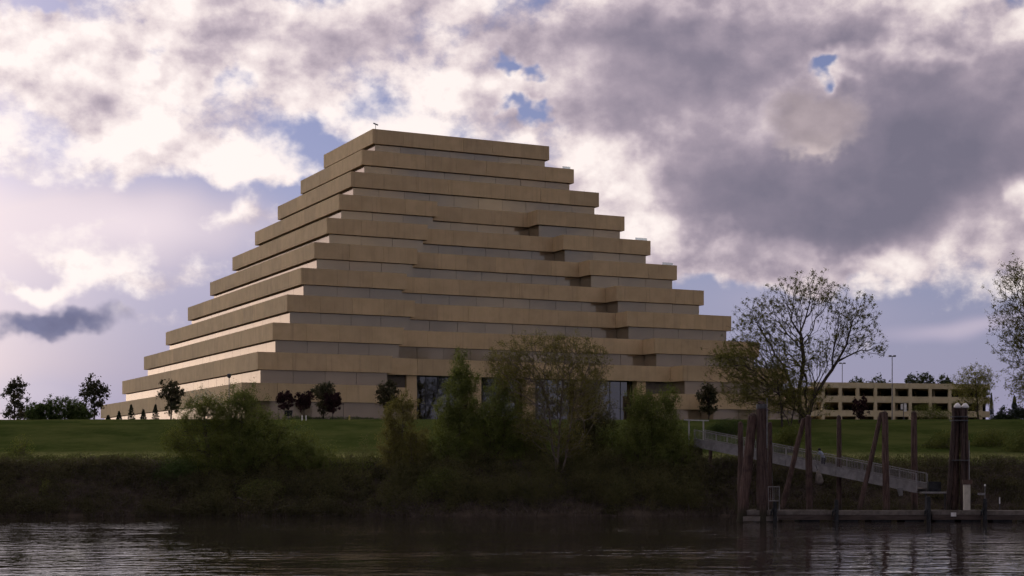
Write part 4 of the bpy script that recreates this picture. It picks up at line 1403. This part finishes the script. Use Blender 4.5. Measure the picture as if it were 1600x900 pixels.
def fender_post(px, y0, y1, Y, lab, light=False, seed=1):
    a = at(px, y1, Y)
    a.z = -0.6
    t = at(px, y0, Y)
    root = empty("mooring_post", a, lab, "post", "dark mooring posts along the dock's edge")
    MB(a).tube([a, Vector((t.x, t.y, t.z - 0.1)), t], [0.17, 0.15, 0.12], 10, True).build("post", M['black'], root)
    zc = 1.0
    MB(a).tube([Vector((a.x - 0.12, a.y - 0.1, zc + 0.1)), Vector((a.x - 0.30, a.y - 0.16, zc - 0.18)), Vector((a.x - 0.34, a.y - 0.12, zc - 0.55))], [0.05, 0.09, 0.04], 8, True).build("rope_fender", M['black'], root)
    MB(a).box(a.x - 0.22, a.x + 0.22, a.y + 0.12, a.y + 0.22, 0.75, 0.95).build("hoop_bracket", M['steel'], root)
    if light:
        MB(a).tube([t, t + Vector((0, 0, 0.95))], [0.035, 0.03], 6).build("stem", M['pole'], root)
        MB(a).bar(t + Vector((-0.55, 0, 0.35)), t + Vector((0, 0, 0.35)), 0.12, 0.16).build("lamp_arm", M['galv'], root)
        MB(a).tube([t + Vector((0, 0, 0.95)), t + Vector((0, 0, 1.1))], [0.07, 0.06], 8).build("lamp_head", M['white'], root)


fender_post(1211, 784, 815, 120.3, "black mooring post right of the thickest upright pile, before the ladder", seed=1)
fender_post(1307, 781, 808, 120.3, "black mooring post midway between the two pile pairs", seed=2)
fender_post(1451, 776, 808, 120.3, "dark mooring post below the gangway's landing stage", seed=3)
fender_post(1539, 779, 808, 120.3, "dark mooring post with a pale stem right of the cream pedestal", True, seed=4)


def ladder_gate():
    a = at(1209, 797, 121.6)
    a.z = 0.86
    root = empty("boarding_gate", a, "pale tubular boarding gate on the dock beside the thickest pile", "gate")
    k = 121.6 / F
    z1 = at(0, 760, 121.6).z
    zm = at(0, 782, 121.6).z
    for dx in (-8.5, 8.5):
        MB(a).tube([a + Vector((dx * k, 0, -0.05)), Vector((a.x + dx * k, a.y, z1))], [0.04, 0.035], 8).build("post", M['galv'], root)
    for z in (z1, zm):
        MB(a).tube([Vector((a.x - 8.5 * k, a.y, z - 0.03)), Vector((a.x + 8.5 * k, a.y, z - 0.03))], [0.035, 0.035], 8).build("rail", M['galv'], root)
    for s in range(1, 5):
        x = a.x + (-8.5 + 17 * s / 5) * k
        MB(a).tube([Vector((x, a.y, zm)), Vector((x, a.y, z1 - 0.04))], [0.016, 0.016], 6).build("picket", M['galv'], root)
    MB(a).tube([Vector((a.x, a.y + 0.05, zm - 0.02)), Vector((a.x - 0.12, a.y + 0.05, at(0, 738, 121.6).z))], [0.022, 0.012], 6).build("pennant_staff", M['pole'], root)


ladder_gate()


def pedestal():
    a = at(1510.5, 797, 120.95)
    a.z = 0.86
    root = empty("utility_pedestal", a, "cream utility pedestal with brown hood before the pile cluster", "pedestal")
    k = 120.95 / F
    z1 = at(0, 757, 120.95).z
    w = 5.0 * k
    MB(a).box(a.x - w, a.x + w, a.y - 0.14, a.y + 0.14, a.z + 0.03, z1).build("cabinet", M['offwhite'], root)
    MB(a).box(a.x - w * 1.15, a.x + w * 1.15, a.y - 0.18, a.y + 0.18, a.z - 0.02, a.z + 0.03).build("foot", M['steel'], root)
    MB(a).box(a.x - w * 1.3, a.x + w * 1.5, a.y - 0.2, a.y + 0.2, z1 + 0.003, z1 + 0.36).build("hood", M['pile'], root)
    MB(a).box(a.x - w * 0.6, a.x + w * 0.5, a.y - 0.155, a.y - 0.142, a.z + 0.5, z1 - 0.35).build("door", M['offwhite'], root)
    MB(a).tube([Vector((a.x + w * 0.9, a.y + 0.1, z1 + 0.3)), Vector((a.x + w * 0.9, a.y + 0.1, at(0, 688, 120.95).z))], [0.035, 0.028], 8).build("pole", M['galv'], root)


pedestal()

b = at(1562, 787, 133.5)
root = empty("white_stake", b, "short white stake on the bank right of the pile cluster", "stake")
MB(b).tube([b, b + Vector((0, 0, 0.55))], [0.055, 0.05], 6).build("shaft", M['white'], root)
MB(b).tube([b + Vector((0, 0, -1.2)), b + Vector((0, 0, 0.0))], [0.05, 0.05], 6).build("foot", M['steel'], root)


# gangway: two plate girders with a picket rail, from the bank down to the dock
GA, GB = Vector((16.4, 141.2, 6.0)), Vector((31.9, 123.7, 2.18))      # bottom edge of the near girder at both ends


def gangway():
    d = (GB - GA)
    flat = Vector((d.x, d.y, 0)).normalized()
    side = Vector((-flat.y, flat.x, 0))
    if side.y < 0:
        side = -side                                                  # towards the bank side
    wid = 1.45
    root = empty("gangway", GA, "long grey-white gangway sloping from the bank down to the dock", "gangway")
    n = 9
    for s in (0.0, wid):
        o = side * s
        for k in range(n):                                            # each girder bay a plate of its own, stiffeners between
            p, q = GA + d * (k / n + 0.0015) + o, GA + d * ((k + 1) / n - 0.0015) + o
            MB(GA).bar(p + Vector((0, 0, 0.36)), q + Vector((0, 0, 0.36)), 0.05, 0.70).build("girder_plate", M['galv'], root)
            MB(GA).box(p.x - 0.05, p.x + 0.05, p.y - 0.05, p.y + 0.05, p.z, p.z + 1.5).build("rail_post", M['galv'], root)
        e = GB + o
        MB(GA).box(e.x - 0.05, e.x + 0.05, e.y - 0.05, e.y + 0.05, e.z, e.z + 1.5).build("rail_post", M['galv'], root)
        MB(GA).bar(GA + o + Vector((0, 0, 0.02)), GB + o + Vector((0, 0, 0.02)), 0.14, 0.06).build("bottom_flange", M['galv'], root)
        MB(GA).bar(GA + o + Vector((0, 0, 0.74)), GB + o + Vector((0, 0, 0.74)), 0.12, 0.06).build("top_flange", M['galv'], root)
        MB(GA).bar(GA + o + Vector((0, 0, 1.52)), GB + o + Vector((0, 0, 1.52)), 0.07, 0.06).build("handrail", M['galv'], root)
        m = MB(GA)
        cnt = 150
        for k in range(1, cnt):
            c = GA + d * (k / cnt) + o
            m.box(c.x - 0.011, c.x + 0.011, c.y - 0.011, c.y + 0.011, c.z + 0.76, c.z + 1.5)
        pk = m.build("pickets", M['galv'], root)
        pk['kind'] = 'stuff'
    c = side * (wid / 2)
    MB(GA).bar(GA + c + Vector((0, 0, 0.30)), GB + c + Vector((0, 0, 0.30)), wid - 0.12, 0.06).build("walkway", M['deck'], root)
    # white portal at the head
    for s in (-0.25, wid + 0.25):
        p = GA + side * s - flat * 0.4
        MB(GA).box(p.x - 0.06, p.x + 0.06, p.y - 0.06, p.y + 0.06, p.z + 0.1, p.z + 2.35).build("portal_post", M['dull_white'], root)
    p, q = GA + side * (-0.95) - flat * 0.4, GA + side * (wid + 0.95) - flat * 0.4
    MB(GA).bar(p + Vector((0, 0, 2.40)), q + Vector((0, 0, 2.40)), 0.1, 0.1).build("portal_beam", M['dull_white'], root)
    # landing at the lower end
    e = GB + c
    land = [Vector((e.x - 0.3, e.y - 0.7, 2.2)), Vector((e.x + 2.0, e.y - 0.7, 2.2))]
    MB(GA).bar(land[0], land[1], 1.2, 0.12).build("landing_deck", M['galv'], root)
    for dx in (0.1, 1.6):
        MB(GA).box(e.x + dx - 0.06, e.x + dx + 0.06, e.y - 0.9, e.y - 0.78, 0.86, 2.13).build("landing_leg", M['steel'], root)
    MB(GA).box(e.x + 0.35, e.x + 1.35, e.y - 0.65, e.y - 0.2, 2.27, 3.05).build("winch_box", M['black'], root)
    MB(GA).tube([Vector((e.x + 1.9, e.y - 1.2, 2.25)), Vector((e.x + 2.02, e.y - 1.2, 2.6)), Vector((e.x + 1.95, e.y - 1.2, 3.0))], [0.05, 0.05, 0.04], 8).build("grab_rail", M['white'], root)
    g0 = GA + d * 0.93
    MB(GA).tube([g0 + Vector((0, -0.2, 0.1)), g0 + Vector((0.1, -0.25, -0.5))], [0.22, 0.16], 10, True).build("roller", M['galv'], root)
    # concrete abutment the head rests on
    a = GA - flat * 0.7
    return side, flat, d


g_side, g_flat, g_dir = gangway()
a = GA - g_flat * 0.9 + g_side * 0.7
root = empty("gangway_abutment", (a.x, a.y, 4.3), "grey concrete block under the gangway's upper end", "abutment")
MB((a.x, a.y, 4.3)).box(a.x - 1.3, a.x + 0.9, a.y - 0.6, a.y + 1.6, 4.2, 5.96).build("block", M['soffit'], root)
MB((a.x, a.y, 4.3)).box(a.x - 1.4, a.x + 1.0, a.y - 0.7, a.y + 1.7, 5.963, 6.1).build("cap", M['soffit'], root)

b = at(1279, 737, 123.4)
root = empty("hanging_fender", b, "pale bulging fender hanging under the gangway beside the left pile pair", "fender")
MB(b).tube([b + Vector((-0.08, 0, 0.1)), b + Vector((0, 0, -0.25)), b + Vector((0.07, 0, -0.8)), b + Vector((0.06, 0, -1.02))], [0.08, 0.24, 0.36, 0.12], 12, True).build("body", M['deck'], root, True)
MB(b).tube([b + Vector((-0.08, 0, 0.08)), b + Vector((-0.15, 0.3, 0.5))], [0.03, 0.03], 6).build("rope", M['black'], root)


# ---------------------------------------------------------------- person leaning on the gangway rail
def person():
    f = 0.60
    base = GA + g_dir * f + g_side * 0.42 + Vector((0, 0, 0.34))
    root = empty("person", base, "person in pale blue top with dark hair bending forward on the gangway", "person")
    fw, sd = -g_flat, g_side                                           # faces up the gangway, holds the near rail
    up = Vector((0, 0, 1))

    def pt(a, b, c):
        return fw * a + sd * b + up * c

    V, E, R = [], [], []

    def add(p, r, par=None):
        V.append(p); R.append(r)
        if par is not None:
            E.append((par, len(V) - 1))
        return len(V) - 1

    pel = add(pt(0.0, 0, 0.92), 0.15)
    sp = add(pt(0.10, 0, 1.12), 0.14, pel)
    ch = add(pt(0.27, 0, 1.32), 0.165, sp)
    nk = add(pt(0.37, 0, 1.45), 0.065, ch)
    hd = add(pt(0.43, 0, 1.54), 0.07, nk)
    for s in (-1, 1):
        sh = add(pt(0.30, 0.19 * s, 1.37), 0.075, ch)
        el = add(pt(0.40, 0.27 * s, 1.17), 0.05, sh)
        wr = add(pt(0.50 + 0.06 * s, -0.26 + 0.06 * s, 1.22), 0.034, el)
        add(pt(0.52 + 0.06 * s, -0.36, 1.235), 0.035, wr)
        hp = add(pt(-0.01, 0.10 * s, 0.84), 0.11, pel)
        kn = add(pt(0.05, 0.12 * s, 0.48), 0.068, hp)
        an = add(pt(-0.02, 0.12 * s, 0.08), 0.045, kn)
        add(pt(0.15, 0.13 * s, 0.035), 0.04, an)
    me = bpy.data.meshes.new("body")
    me.from_pydata([tuple(v) for v in V], E, [])
    o = link("body", me, M['shirt'], root)
    md = o.modifiers.new("skin", 'SKIN')
    for sv, r in zip(me.skin_vertices[0].data, R):
        sv.radius = (r, r)
        sv.use_root = False
    me.skin_vertices[0].data[0].use_root = True
    o.modifiers.new("sub", 'SUBSURF').render_levels = 2
    # trousers, head and hair as clothing and head pieces
    t = MB()
    for s in (-1, 1):
        t.tube([pt(-0.02, 0.075 * s, 0.93), pt(0.0, 0.10 * s, 0.80), pt(0.055, 0.12 * s, 0.48), pt(-0.02, 0.12 * s, 0.10)], [0.165, 0.145, 0.09, 0.075], 12, True)
    t.build("trousers", M['trousers'], root, True)
    c = pt(0.46, 0, 1.60)
    h = MB()
    h.tube([c + up * z + fw * (0.02 * (1 - abs(z) * 6)) for z in (-0.13, -0.10, -0.05, 0.0, 0.05, 0.09, 0.115)], [0.035, 0.065, 0.085, 0.092, 0.088, 0.065, 0.02], 14, True)
    h.tube([c + fw * 0.085 + up * 0.0, c + fw * 0.12 - up * 0.02], [0.018, 0.014], 6, True)
    h.build("head", M['skin'], root, True)
    hr = MB()
    hc = c - fw * 0.025 + up * 0.03
    hr.tube([hc + up * z for z in (-0.11, -0.04, 0.03, 0.08, 0.115)], [0.11, 0.128, 0.122, 0.09, 0.02], 14, True)
    hr.build("hair", M['hair'], root, True)
    for s in (-1, 1):                                                  # hands folded on the rail
        hm = MB()
        w0 = pt(0.52 + 0.07 * s, -0.36, 1.235)
        for k in range(4):
            q = w0 + fw * (0.022 * (k - 1.5)) - sd * 0.02
            hm.tube([q, q - sd * 0.055 + up * 0.005, q - sd * 0.085 - up * 0.035], [0.010, 0.009, 0.007], 6, True)
        q = w0 - fw * 0.045 * s
        hm.tube([q, q - sd * 0.03 - fw * 0.02 * s, q - sd * 0.055 - fw * 0.022 * s], [0.011, 0.010, 0.008], 6, True)
        hm.box(w0.x - 0.04, w0.x + 0.04, w0.y - 0.04, w0.y + 0.04, w0.z - 0.016, w0.z + 0.016)
        hm.build("hand", M['skin'], root, True)


person()
